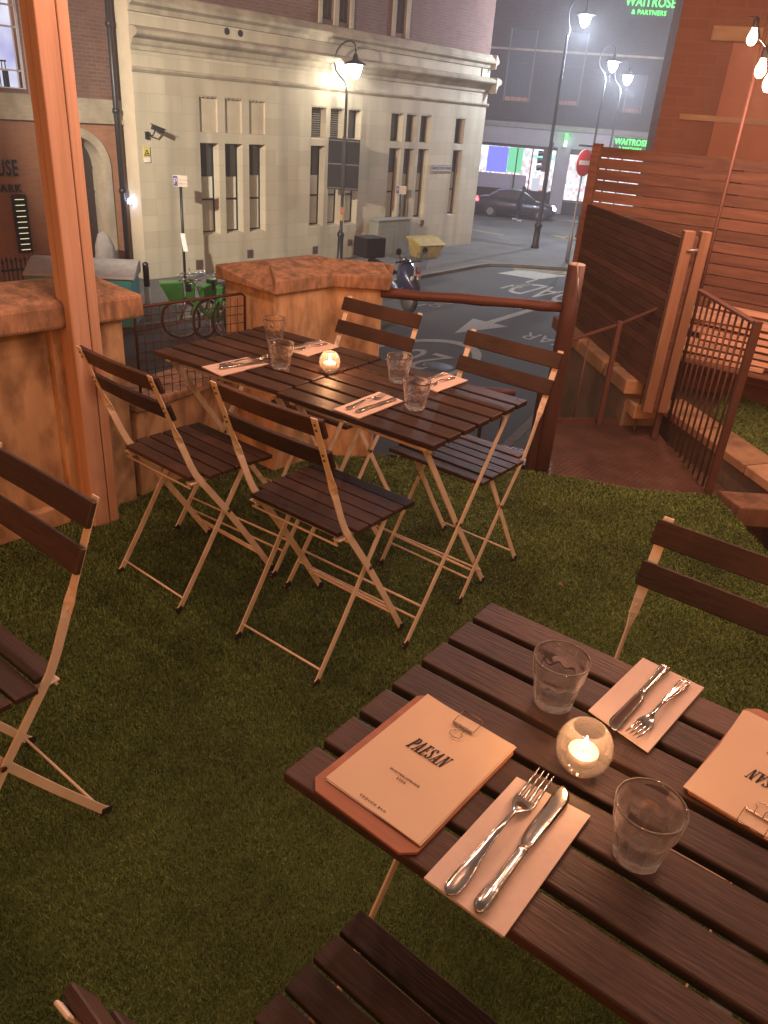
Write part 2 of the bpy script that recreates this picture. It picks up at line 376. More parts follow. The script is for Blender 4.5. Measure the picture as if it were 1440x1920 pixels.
def zl(x, y): return 0 * x + .0
o = MB().prism([(2.06, 3.42), (5, 2.4), (5, 3.4), (1.85, 5.2), (1.80, 4.72)], -.6, -.012).build('upper_lawn_soil', mat('brown_soil', (.07, .055, .03), .95)); tag(o, kind='structure')
o = grass('lawn', [(1.95, 4.5), (1.98, 3.5), (2.8, 2.9), (3.2, 3.6), (2.2, 5.0)], zl, 30000, .012, .03, GM, 2.2, False); tag(o, 'patch of grass behind the stone edging by the slatted fence', 'grass', kind='stuff')
# bits of litter on the turf
lm = mat('dry_leaf', (.34, .20, .11), .8)
for i, (x, y, r, t) in enumerate([(.665, 2.41, .011, 'small pale pebble on the turf in front of the metal landing'), (-.452, 1.78, .005, 'tiny white crumb on the turf beside the left chair')]):
    m = MB(); vs = []
    for k in range(7):
        a = 2 * PI * k / 7; vs.append((math.cos(a) * r * random.uniform(.7, 1.1), math.sin(a) * r * random.uniform(.6, 1), .002))
    m.add(vs + [(0, 0, r * .9), (0, 0, 0)], [(k, (k + 1) % 7, 7) for k in range(7)] + [((k + 1) % 7, k, 8) for k in range(7)])
    o = m.build('pebble', lm, loc=(x, y, .012)); tag(o, t, 'pebble')

# left wall, low wall, mesh fence, pier
W1 = Vector((-1.03, 2.84, 0))
def P2(o_, a, b, z=0): return (o_.x + WD.x * a + WN.x * b, o_.y + WD.y * a + WN.y * b, z)
ang = math.atan2(WD.y, WD.x)
def coping(m, L, w, z0, e, r, hip0=.0, hip1=.0):
    """pitched coping along local x, centred on local y"""
    y = w / 2
    def sec(x, hip=0): return [(x, -y, z0), (x, -y, z0 + e), (x + hip, -.02, z0 + r), (x + hip, .02, z0 + r), (x, y, z0 + e), (x, y, z0)]
    m.sweep([sec(0, hip0), sec(L, -hip1)], smooth=False)
lw = empty('terrace_wall', (W1.x - WD.x * 1.6, W1.y - WD.y * 1.6, 0), ang, 'ochre rendered terrace wall with weathered coping behind the timber post', 'wall')
m = MB(); m.bb(0, 1.56, .03, .27, 0, .76); m.bb(1.32, 1.6, -.0, .30, -.1, .762); m.bb(.2, .62, .004, .04, -.05, .764)
m.build('wall_body', render_wall, lw, .006)
m = MB(); m.bb(-.2, 1.30, -.018, .028, 0, .085); m.build('plinth', render_wall, lw, .008)
m = MB(); m2 = MB(); coping(m, 1.66, .42, .762, .085, .125, .0, .08); o = m.build('coping', coping_m, lw, .012); o.location = (0, .15, 0)
m = MB()
for (x, z) in [(.92, .55), (.96, .55), (.93, .42), (.965, .42), (.94, .30), (.975, .31), (.98, .29), (.94, .285), (.97, .11), (1.0, .10)]:
    m.tube([(x, .0285, z + random.uniform(-.005, .005)), (x, .032, z)], .0055, 8)
m.build('screw_hole', mat('dark_hole', (.02, .013, .01), .9), lw)['kind'] = 'stuff'
L0 = Vector((-1.0, 2.86, 0)); L1 = Vector((-.70, 3.40, 0)); ld = (L1 - L0); LL = ld.length; la = math.atan2(ld.y, ld.x)
sw = empty('low_wall', L0, la, 'low rendered wall with a ledge below the wire mesh panel', 'wall')
MB().bb(0, LL, .02, .22, -.1, .37).build('wall_body', render_wall, sw, .006)
MB().bb(-.01, LL, 0, .25, .372, .41).build('ledge', coping_m, sw, .008)
mf = empty('mesh_panel', (-1.02, 2.95, .41), math.atan2(.33, .36), 'rust red welded wire mesh panel on the low wall left of the stone pier', 'mesh fence')
ML = .49; m = MB()
n = 14
for i in range(1, n): m.tube([(ML * i / n, 0, 0), (ML * i / n, 0, .36)], .0016, 5)
for k in range(1, 10): m.tube([(0, .002, .36 * k / 10), (ML, .002, .36 * k / 10)], .0016, 5)
m.build('wire_mesh', rust_red, mf)
m = MB(); m.tube([(0, 0, 0), (0, 0, .352), (.008, 0, .36), (ML - .015, 0, .375), (ML, 0, .362), (ML, 0, 0)], .006, 8); m.build('frame', rust_red, mf)
# pier, L shaped
a0 = Vector((-.526, 3.235, 0))
pr = empty('stone_pier', a0, ang, 'L shaped rendered stone pier with pitched coping behind the dining table', 'pier')
m = MB(); m.bb(0, .62, 0, .33, -.1, .802)
m.build('pier_body', render_wall, pr, .006)
# second arm in world axes, expressed in the pier's frame
Mi = (Matrix.Translation(a0) @ Matrix.Rotation(ang, 4, 'Z')).inverted()
m = MB(); m.add(*[[Mi @ Vector((x, y, z)) for z in (-.1, .803) for (x, y) in ((-.345, 3.475), (-.088, 3.475), (-.088, 3.76), (-.345, 3.76))], [(0, 3, 2, 1), (4, 5, 6, 7), (0, 1, 5, 4), (1, 2, 6, 5), (2, 3, 7, 6), (3, 0, 4, 7)]])
m.build('pier_arm', render_wall, pr, .006)
m = MB(); coping(m, .56, .40, .805, .058, .090, .13, .1); o = m.build('coping', coping_m, pr, .006); o.location = (-.025, .165, 0)
m = MB(); m.add([Mi @ Vector(v) for v in [(-.325, 3.445, .806), (-.055, 3.455, .806), (-.325, 3.445, .862), (-.035, 3.455, .862), (-.40, 3.62, .899), (-.10, 3.62, .897), (-.40, 3.82, .862), (-.035, 3.80, .862), (-.40, 3.82, .806), (-.055, 3.80, .806)]],
      [(0, 1, 3, 2), (2, 3, 5, 4), (4, 5, 7, 6), (6, 7, 9, 8), (8, 9, 1, 0), (1, 9, 7, 5, 3), (0, 2, 4, 6, 8)])
m.build('coping', coping_m, pr, .006)

# timber post
tp = empty('timber_post', (-1.115, 2.655, 0), rad(2), 'tall square softwood post standing in front of the terrace wall', 'post')
m = MB(); M45 = Matrix.Rotation(rad(44.7), 4, 'Z')
def pbar(x0, x1, y0, y1):
    c = M45 @ Vector(((x0 + x1) / 2, (y0 + y1) / 2, 0)); m.box((c.x, c.y, 1.3), (x1 - x0, y1 - y0, 2.62), rad(44.7))
s_ = .052
m = MB(); pbar(-s_, .012, -s_, .004); m.build('timber_plank', post_wood, tp, .005)
m = MB(); pbar(-s_, s_, .0075, s_); m.build('timber_plank', post_wood, tp, .005)
m = MB(); pbar(.0155, s_, -s_ + .002, .004); m.build('timber_plank', post_wood, tp, .005)

# newel, guard rail
nw = empty('newel_post', (.75, 3.49, -.3), 0, 'round red stained timber post with pale cut top beside the stair landing', 'post')
m = MB(); m.tube([(0, 0, 0), (0, 0, .5), (.003, .002, 1.0), (.001, .0, 1.275)], [.042, .041, .039, .0375], 20); m.build('trunk', red_wood, nw)
m = MB(); m.lathe([(0.0001, .004), (.03, .004), (.037, 0), (.0375, -.006)], 20, (0.001, 0, 1.276)); m.build('cut_top', mat('cut_grain', (.45, .40, .33), .8, scale=60), nw)
MB().box((-.055, -.012, .40), (.036, .045, .70), .2).build('side_plank', red_wood, nw, .004)
gr = empty('guard_rail', (-.09, 3.49, 0), 0, 'round timber guard rail between the stone pier and the newel post', 'railing')
m = MB(); pts = [(i * .089, -.005 * math.sin(i), .79 + .002 * math.sin(i * 2.1)) for i in range(10)]
m.tube(pts, [.022 + .0015 * math.sin(i * 1.7) for i in range(10)], 14); m.build('top_rail', rail_wood, gr)
m = MB(); m.tube([(.02 + i * .08, 0, .375 + .002 * math.cos(i)) for i in range(9)], .017, 12); m.build('lower_rail', rail_wood, gr)
for x, w in ((.40, .012), (.52, .016), (.615, .006), (.30, .006), (.16, .008)): MB().box((x, .012, .18), (w, w, .37)).build('baluster', iron, gr)
m = MB(); m.tube([(.83, -.055, .99), (.855, -.05, .87)], .0035, 8); m.tube([(.842, -.06, .93), (.862, -.055, .83)], .0035, 8); m.build('wire_stay', grey_metal, gr)
MB().bb(.1, .84, .0, .03, -.02, .012).build('base_rail', iron, gr)

# metal landing and steps
LP = [(.66, 3.44), (1.565, 3.335), (1.545, 4.40), (.92, 4.25)]
def treadplate():
    m, nt, out = newmat('tread_plate')
    p = node(nt, 'ShaderNodeBsdfPrincipled'); p.inputs['Roughness'].default_value = .5; p.inputs['Metallic'].default_value = .35
    tc = node(nt, 'ShaderNodeTexCoord')
    nz = node(nt, 'ShaderNodeTexNoise'); nz.inputs['Scale'].default_value = 7; nz.inputs['Detail'].default_value = 8
    nt.links.new(tc.outputs['Object'], nz.inputs['Vector'])
    cr = node(nt, 'ShaderNodeValToRGB'); cr.color_ramp.elements[0].position = .35; cr.color_ramp.elements[1].position = .7
    cr.color_ramp.elements[0].color = (.075, .042, .032, 1); cr.color_ramp.elements[1].color = (.125, .074, .055, 1)
    nt.links.new(nz.outputs[0], cr.inputs[0]); nt.links.new(cr.outputs[0], p.inputs['Base Color'])
    heights = []
    for ang_, off in ((rad(38), 0), (rad(-38), .5)):
        mp = node(nt, 'ShaderNodeMapping'); mp.inputs['Rotation'].default_value = (0, 0, ang_); mp.inputs['Scale'].default_value = (1, 1, 1)
        nt.links.new(tc.outputs['Object'], mp.inputs[0])
        wv = node(nt, 'ShaderNodeTexWave', wave_type='BANDS', bands_direction='X'); wv.inputs['Scale'].default_value = 12
        nt.links.new(mp.outputs[0], wv.inputs['Vector']); heights.append(wv.outputs[0])
    mm = node(nt, 'ShaderNodeMath', operation='MULTIPLY'); nt.links.new(heights[0], mm.inputs[0]); nt.links.new(heights[1], mm.inputs[1])
    b = node(nt, 'ShaderNodeBump'); b.inputs['Strength'].default_value = .6; b.inputs['Distance'].default_value = .005
    nt.links.new(mm.outputs[0], b.inputs['Height']); nt.links.new(b.outputs[0], p.inputs['Normal'])
    nt.links.new(p.outputs[0], out.inputs[0]); return m
TP = treadplate()
st = empty('metal_staircase', (1.1, 3.9, -.03), 0, 'brown tread plate stair landing at the edge of the turf', 'staircase')
def rel(poly): return [(p[0] - 1.1, p[1] - 3.9) for p in poly]
MB().prism(rel(LP), -.012, 0).build('landing_plate', TP, st, .002)
m = MB(); q = rel(LP)
for i in range(4):
    a, b = q[i], q[(i + 1) % 4]; m.bar((a[0], a[1], -.06), (b[0], b[1], -.06), .012, .08)
m.build('edge_angle', rail_metal, st)
for k in range(5):
    z = -.18 * (k + 1); e = .24 * k
    MB().prism([(-.46 - e, -.40 + .1 * k), (-.20 - e, .33 + .1 * k), (-.44 - e, .40 + .1 * k), (-.70 - e, -.33 + .1 * k)], z - .01, z).build('tread', TP, st)
bl = empty('stair_balustrade', (1.54, 4.11, -.03), 0, 'brown metal balustrade with close upright bars round the stair landing', 'balustrade')
def B(x, y, z): return (x - 1.54, y - 4.11, z + .03)
m = MB(); m.bar(B(1.555, 3.395, .80), B(1.54, 4.14, .80), .036, .014); m.build('handrail', rail_metal, bl, .003)
m = MB(); m.bar(B(1.545, 4.13, .80), B(1.24, 4.30, .57), .034, .014); m.bar(B(1.24, 4.30, .568), B(.90, 4.42, .375), .03, .014); m.build('handrail', rail_metal, bl, .003)
MB().box(B(1.553, 3.40, .395), (.034, .030, .84)).build('post', rail_metal, bl, .003)
MB().box(B(1.215, 4.295, .265), (.026, .026, .62)).build('post', rail_metal, bl, .003)
MB().box(B(1.50, 4.15, .35), (.03, .03, .82)).build('post', rail_metal, bl, .003)
for k in range(9):
    y = 3.48 + k * .073
    m = MB(); m.tube([B(1.552, y, -.02), B(1.552, y, .795)], .0055, 6); m.build('baluster', rail_metal, bl)
for (x, y, z1) in ((1.40, 4.21, .69), (1.08, 4.36, .475), (.98, 4.40, .42)):
    m = MB(); m.tube([B(x, y, -.3), B(x, y, z1)], .0055, 6); m.build('baluster', rail_metal, bl)
m = MB(); m.bar(B(.93, 4.26, -.02), B(1.54, 4.40, -.02), .02, .03); m.build('bottom_rail', rail_metal, bl)

# right hand boundary: stone wall under slatted screen
sb = empty('boundary_wall', (1.3, 4.2, S), 0, 'grey rendered boundary wall with thick stone coping under the slatted screens', 'wall')
greyr = mat('grey_render', (.20, .165, .125), .9, col2=(.13, .105, .08), scale=5, bump=.5, stain=(.09, .075, .06), stain_scale=3)
def Q(x, y, z): return (x - 1.3, y - 4.2, z - S)
m = MB(); m.prism([(1.20 - 1.3, 5.8 - 4.2), (1.34 - 1.3, 4.3 - 4.2), (1.58 - 1.3, 4.34 - 4.2), (1.45 - 1.3, 5.8 - 4.2)], 0, .17 - S); m.build('wall_body', greyr, sb)
stone_c = mat('edge_stone', (.42, .30, .18), .85, col2=(.30, .20, .12), scale=7, bump=.6, bscale=25, stain=(.2, .13, .08), stain_scale=5, var=.12)
def blk(poly, z0, z1, name='coping_stone'): MB().prism([(p[0] - 1.3, p[1] - 4.2) for p in poly], z0 - S, z1 - S).build(name, stone_c, sb, .008)
blk([(1.13, 5.75), (1.20, 5.10), (1.47, 5.12), (1.42, 5.75)], .175, .262)
blk([(1.203, 5.07), (1.255, 4.62), (1.50, 4.64), (1.473, 5.09)], .175, .260)
blk([(1.26, 4.585), (1.305, 4.24), (1.44, 4.26), (1.46, 4.62)], .178, .262)
blk([(1.33, 4.56), (1.37, 4.18), (1.545, 4.22), (1.56, 4.60)], .055, .135)
rw = empty('edging_wall', (1.9, 3.6, -.6), 0, 'low orange lit stone edging running along the raised lawn', 'wall')
def R_(p): return (p[0] - 1.9, p[1] - 3.6)
MB().prism([R_(p) for p in ((1.60, 4.62), (1.90, 3.25), (2.05, 3.28), (1.80, 4.70))], 0, .60).build('wall_body', greyr, rw)
for (t0, t1) in ((0, .32), (.325, .66), (.665, 1.)):
    A_ = Vector((1.60, 4.56)); B_ = Vector((1.90, 3.14)); C_ = Vector((1.80, 4.64)); D_ = Vector((2.10, 3.22))
    MB().prism([R_(A_.lerp(B_, t0)), R_(A_.lerp(B_, t1)), R_(C_.lerp(D_, t1)), R_(C_.lerp(D_, t0))], .605, .655).build('coping_stone', stone_c, rw, .006)
bm_ = empty('timber_sleeper', (1.6, 3.36, -.1), 0, 'short timber sleeper lying at the right corner of the turf', 'timber')
MB().prism([(0, .045), (.9, .08), (.9, -.11), (.045, -.13)], 0, .1).build('sleeper', timber_v, bm_, .008)
o = MB().prism([(1.575, 3.3), (1.85, 3.35), (1.72, 4.5), (1.57, 4.4)], -.3, -.14).build('gravel_strip', mat('gravel', (.13, .08, .05), .9, col2=(.05, .03, .02), scale=70, bump=1, bscale=90)); tag(o, kind='structure')
o = MB().prism([(1.62, 3.24), (4, 3.2), (4, -1.0), (1.68, -1)], -1.2, -.75).build('lower_ground', mat('dark_soil', (.03, .025, .018), .95)); tag(o, kind='structure')

# dark slatted screen on the wall
F0 = Vector((1.395, 4.10, 0)); F1 = Vector((1.225, 5.68, 0)); fd = F1 - F0; FL = fd.length; fa = math.atan2(fd.y, fd.x)
ds = empty('slatted_screen', (F0.x, F0.y, .265), fa, 'dark horizontal board screen standing on the boundary wall coping', 'fence')
n = 17; ph = .785 / n
for k in range(n):
    MB().box((FL / 2 + random.uniform(-.004, .004), random.uniform(-.0015, .0015), ph * (k + .5)), (FL, .018, ph - .0035)).build('board', fence_dark, ds, .0015, seg=1)
MB().bb(.3, .36, -.045, -.012, -.0, .77).build('batten', fence_dark, ds); MB().bb(1.2, 1.26, -.045, -.012, 0, .77).build('batten', fence_dark, ds)
gp = empty('gate_post', (1.44, 4.09, .137), rad(-8), 'pair of pale timber boards forming the corner post of the dark screen', 'post')
MB().box((-.035, 0, .475), (.055, .05, .95), .1).build('post_board', timber_v, gp, .003)
MB().box((.05, .03, .475), (.05, .055, .95), .1).build('post_board', timber_v, gp, .003)
MB().box((.008, .045, .46), (.035, .03, .92)).build('post_core', fence_dark, gp)
m = MB(); m.tube([(-.03, -.032, .86), (.02, -.03, .865)], .007, 8); m.build('bracket', grey_metal, gp)
# tall slatted fence
T0 = Vector((1.235, 5.70, 0)); ta = math.atan2(-.572, .82)
tf = empty('slatted_fence', (T0.x, T0.y, -.02), ta, 'tall reddish horizontal board fence behind the dark screen', 'fence')
hz = 0.0; k = 0
rows = []
while hz < 1.42:
    h = .105 if hz < .45 else .062
    rows.append((hz, h)); hz += h + (.004 if hz < .45 else .006)
for (z0, h) in rows:
    MB().box((1.5, random.uniform(-.002, .002), z0 + h / 2), (3.0, .018, h)).build('board', fence_red, tf, .0015, seg=1)
MB().box((-.005, -.012, .72), (.055, .055, 1.44)).build('end_post', fence_red, tf, .003)
for x in (.9, 1.9, 2.8): MB().box((x, .04, .70), (.06, .05, 1.4)).build('rear_post', fence_red, tf)
# planks heaped against the fence
sh = empty('timber_shelf', (1.9, 5.14, .0), ta, 'low timber ledge against the red fence carrying the scrap planks', 'shelf')
MB().bb(.0, 1.3, -.30, -.02, .235, .26).build('shelf_board', fence_red, sh, .003); MB().bb(.02, .07, -.28, -.05, 0, .235).build('bracket', fence_red, sh); MB().bb(.8, .85, -.28, -.05, 0, .235).build('bracket', fence_red, sh)
random.seed(21)
lvl = 0
for k in range(22):
    lvl = k // 3
    z = .275 + lvl * .041
    L = random.uniform(.45, .95); x = random.uniform(.0, .16) + L / 2; w = random.uniform(.05, .09); h = random.uniform(.018, .028)
    y = -.06 - (k % 3) * .085 + random.uniform(-.008, .008)
    p = MB(); p.box((0, 0, 0), (L, w, h))
    wp = Vector((1.9, 5.14, 0)) + Matrix.Rotation(ta, 3, 'Z') @ Vector((x, y, 0))
    o = p.build('scrap_plank', mat('pale_scrap_timber', (.66, .48, .37), .7, col2=(.52, .36, .26), scale=2.5, stretch=(1.2, 12, 12), bump=.35, var=.2), bevel=.002, loc=(wp.x, wp.y, z)); o.rotation_euler = (random.uniform(-.05, .05), random.uniform(-.02, .03), ta + random.uniform(-.13, .13))
    tag(o, 'pale scrap plank in the untidy pile against the red board fence', 'plank', 'scrap planks piled against the fence')
# brick building on the right
bb = empty('brick_building', (1.95, 7.0, S), rad(-14), 'orange lit brick building rising behind the slatted fence', 'building')
m = MB(); m.bb(0, 6, 0, 3, 0, 9.5)
wallb = m.build('wall', brick_near, bb)
MB().bb(.25, 1.4, -.03, .05, 5.26, 5.36).build('lintel', stone_trim, bb, .01)
MB().bb(.42, 1.3, -.02, .05, 3.9, 5.255).build('blocked_window', mat('pale_render_panel', (.36, .20, .14), .85, scale=3), bb)
MB().bb(.15, 1.5, -.03, .04, 4.72, 4.76).build('string_course', stone_trim, bb)
# ------------------------------------------------------------------ folding chairs and tables
def flatbar(m, pts, w, t, tw0, tw1, x_in=0):
    """sweep a w x t bar along (x,y,z) pts lying in a yz plane; twist angle runs from tw0 to tw1 per point list"""
    rings = []; n = len(pts)
    for i, p in enumerate(pts):
        p = Vector(p); tg = (Vector(pts[min(i + 1, n - 1)]) - Vector(pts[max(i - 1, 0)])).normalized()
        nx = Vector((1, 0, 0)); ny = tg.cross(nx).normalized()      # ny in the side plane
        a = tw0[i] if isinstance(tw0, list) else tw0
        u = ny * math.cos(a) + nx * math.sin(a); v = nx * math.cos(a) - ny * math.sin(a)
        rings.append([p + u * w / 2 + v * t / 2, p - u * w / 2 + v * t / 2, p - u * w / 2 - v * t / 2, p + u * w / 2 - v * t / 2])
    m.sweep(rings, smooth=False)
def make_chair(slat):
    root = bpy.data.objects.new('folding_chair', None); COL.objects.link(root); root.empty_display_size = .1
    # outer frames: front foot -> bend at the seat -> twisted -> backrest
    for s in (-1, 1):
        x = .178 * s
        pts = [(x, .21, .004), (x, .196, .018), (x, .105, .16), (x, -.005, .325), (x, -.085, .435), (x, -.113, .475), (x, -.132, .515), (x, -.160, .585), (x, -.172, .615), (x, -.184, .645), (x, -.200, .685), (x, -.253, .818)]
        tw = [0, 0, 0, 0, 0, 0, 0, 0.05, .8, 1.5, PI / 2, PI / 2]
        m = MB(); flatbar(m, pts, .0215, .0042, tw, 0); m.build('back_post', cream, root, .0012, seg=1)
        x = .166 * s
        pts = [(x, -.205, .004), (x, -.188, .020), (x, -.09, .165), (x, .02, .335), (x, .085, .435)]
        m = MB(); flatbar(m, pts, .0205, .0042, [0] * 5, 0); m.build('leg', cream, root, .0012, seg=1)
        m = MB()
        m.tube([(.1735 * s, .010, .311), (.184 * s, .010, .311)], .0065, 10)
        for zz, yy_ in ((.70, -.2065), (.715, -.212), (.785, -.2405), (.80, -.246)):
            m.tube([(.178 * s, yy_ - .004, zz), (.178 * s, yy_ + .004, zz)], .0035, 8)
        m.build('rivet', rivet_m, root)
        MB().bar((.166 * s, -.209, .005), (.166 * s, -.182, .012), .0075, .026).build('foot_cap', rubber, root, .002)
        MB().bar((.178 * s, .214, .005), (.178 * s, .190, .012), .0075, .026).build('foot_cap', rubber, root, .002)
        m = MB(); m.bar((.155 * s, -.128, .437), (.155 * s, .185, .449), .004, .016, up=(0, 0, 1)); m.build('seat_rail', cream, root)
        m = MB(); m.bar((.176 * s, -.118, .446), (.150 * s, -.118, .446), .026, .004); m.build('hook_plate', cream, root, .001)
    def rod(y, z, r=.0034, h=.166, nm='cross_rod'):
        m = MB(); m.tube([(-h, y, z), (h, y, z)], r, 8); m.build(nm, cream, root)
    rod(-.176, .045); rod(.158, .078, .0036, .178); rod(.140, .103, .0042, .178); rod(-.128, .430); rod(-.085, .425, .0034, .178); rod(.085, .428, .0036)
    for k in range(6):
        y = .165 - k * .0545; zt = .462 - (abs(k - 2.5) < 2) * .002
        if k == 0: zt = .4575
        MB().box((0, y, zt), (.39 if k < 5 else .335, .0475, .0135)).build('seat_slat', slat, root, .0025)
    for (yb, zb) in ((-.196, .701), (-.2295, .789)):
        m = MB(); M = Matrix.Translation((0, yb, zb)) @ Matrix.Rotation(rad(21.5), 4, 'X')
        rr = []
        for i in range(9):
            x = -.195 + .39 * i / 8; c = .006 * (1 - (x / .195) ** 2)
            rr.append([M @ Vector((x, .0065 - c, -.027)), M @ Vector((x, .0065 - c, .027)), M @ Vector((x, -.0065 - c, .027)), M @ Vector((x, -.0065 - c, -.027))])
        m.sweep(rr, smooth=False); m.build('back_slat', slat, root, .002, seg=1)
    return root
CH = [
 ((-.655, 2.325), -38.0, 'folding bistro chair with its back to us, leftmost at the far table', slat_wood),
 ((-.178, 2.015), -36.0, 'folding bistro chair with its back to us, nearest the camera at the far table', slat_wood),
 ((-.212, 2.925), 144.3, 'folding bistro chair on the far side of the table in front of the stone pier', slat_wood),
 ((.268, 2.525), 143.1, 'gap slatted bistro chair facing us between the far table and the newel post', slat_wood),
 ((-.842, 1.195), 143.5, 'partly cut off folding bistro chair with greyish worn slats at the left edge', slat_grey),
 ((.585, 1.125), 143.5, 'folding bistro chair seen as two back slats beyond the near table at the right edge', slat_wood),
 ((.052, .474), -37.5, 'folding bistro chair in the bottom foreground, seat partly under the near table', slat_wood)]
protos = {}
for (xy, rz, lab, sl) in CH:
    if sl.name not in protos: c = make_chair(sl); protos[sl.name] = c
    else: c = dup(protos[sl.name])
    c.location = (xy[0], xy[1], .0); c.rotation_euler.z = rad(rz); c.scale.z = {1: 1.04, 5: .975, 6: .975}.get(CH.index((xy, rz, lab, sl)), 1.)
    tag(c, lab, 'chair', 'slatted folding bistro chairs on the turf')

def make_table(L=.585, W=.548):
    root = bpy.data.objects.new('folding_table', None); COL.objects.link(root)
    p = (W - .062) / 6
    for k in range(7):
        y = -W / 2 + .031 + k * p
        MB().box((0, y, .7015), (L, .066, .017)).build('table_slat', slat_wood, root, .0028)
    for s in (-1, 1):
        x = (L / 2 - .045) * s
        MB().bar((x, -W / 2 + .02, .6835), (x, W / 2 - .02, .6835), .024, .017).build('table_rail', cream, root, .0015)
        for (a, dx) in ((1, .007), (-1, -.007)):
            xx_ = x + dx * s
            m = MB(); flatbar(m, [(xx_, -.262 * a, .004), (xx_, -.245 * a, .02), (xx_, 0, .345), (xx_, .235 * a, .676)], .022, .0045, [0] * 4, 0)
            m.build('leg', cream, root, .0012, seg=1)
            MB().bar((xx_, -.266 * a, .005), (xx_, -.240 * a, .011), .008, .027).build('foot_cap', rubber, root, .002)
        m = MB(); m.tube([(x - .012, 0, .345), (x + .012, 0, .345)], .006, 10); m.build('rivet', rivet_m, root)
    for (y, z) in ((-.20, .082), (.20, .082), (-.175, .115), (.215, .66), (-.215, .66)):
        m = MB(); m.tube([(-L / 2 + .04, y, z), (L / 2 - .04, y, z)], .0038, 8); m.build('cross_rod', cream, root)
    return root
tang = math.atan2(-.572, .82)
ex = Vector((.82, -.572)); ey = Vector((.572, .82))
c1 = Vector((.12, 1.94)) - ex * .2925 + ey * .274
t1 = make_table(); t1.location = (c1.x, c1.y, 0); t1.rotation_euler.z = tang
tag(t1, 'dark slatted folding table, right half of the far pair, nearer the newel post', 'table', 'dark slatted folding tables on cream cross legs')
c2 = c1 - ex * .588 + ey * .004
t2 = dup(t1); t2.location = (c2.x - .006, c2.y + .008, .0); t2.rotation_euler.z = tang + rad(1.5)
tag(t2, 'dark slatted folding table, left half of the far pair, nearer the stone pier', 'table', 'dark slatted folding tables on cream cross legs')
p1 = Vector((-.102, .750)); na = math.atan2(-.578, .816); nx_ = Vector((.816, -.578)); ny_ = Vector((.578, .816))
cn = p1 + nx_ * .2975 + ny_ * .272
t3 = make_table(.602); t3.location = (cn.x, cn.y, 0); t3.rotation_euler.z = na
tag(t3, 'dark slatted folding table in the right foreground laid with menus, glasses and cutlery', 'table', 'dark slatted folding tables on cream cross legs')
TT = .7102

# ------------------------------------------------------------------ tableware
tumbler_glass = glassmat('clear_tumbler_glass', 1.45)
def make_glass():
    H = .088; n = 90
    def fac(r, z, a):
        seg = 2 * PI / 9; x = (a % seg) - seg / 2
        poly = r * math.cos(seg / 2) / math.cos(x) * .99 - .0006 * math.cos(x / seg * PI)
        top = .052 + .004 * math.cos(9 * a)
        t = 0 if z > top + .003 else (1 if z < top - .003 else (top + .003 - z) / .006)
        return r * (1 - t) + min(poly, r) * t
    def out_r(z): return .0295 + .0125 * (z / H) ** .8
    prof = [(.0001, .0015), (.022, .0015), (.026, 0), (.0285, .002)]
    N1 = 26
    for i in range(N1 + 1):
        z = .004 + (H - .004 - .0015) * i / N1; prof.append((out_r(z) + (.0008 if z > .055 else 0), z))
    prof += [(out_r(H) + .0002, H), (out_r(H) - .0018, H - .0008)]
    inn = []
    for i in range(14):
        z = H - .002 - (H - .002 - .016) * i / 13; inn.append((out_r(z) - .0022 - .0038 * (1 - z / H) ** 1.5, z))
    inn += [(.019, .0125), (.012, .0105), (.0001, .010)]
    m = MB(); m.lathe(prof + inn, n, fn=lambda r, z, a: fac(r, z, a) if r > out_r(min(z, H)) - .001 and r > .028 else r)
    return m.build('water_glass', tumbler_glass, fixn=True)
GL = [((.283, .931), 1.0, 'empty faceted tumbler on the near table between the clipboard and the upper napkin'),
      ((.343, .660), 1.0, 'empty faceted tumbler nearest the camera, beside the lower napkin'),
      ((-.462, 2.850), 1.0, 'faceted tumbler on the far table, rearmost of the left pair'),
      ((-.386, 2.522), 1.0, 'faceted tumbler on the far table, front one of the left pair'),
      ((.012, 2.478), 1.0, 'faceted tumbler on the far table, rear one of the right pair'),
      ((.068, 2.226), 1.0, 'faceted tumbler on the far table, front one of the right pair by the lower napkin')]
g0 = None
for i, (xy, sc_, lab) in enumerate(GL):
    g = make_glass() if g0 is None else g0.copy()
    if g0 is None: g0 = g
    else: COL.objects.link(g)
    g.location = (xy[0], xy[1], TT + .0003); g.rotation_euler.z = i * 1.1
    tag(g, lab, 'glass', 'faceted water tumblers on the tables')

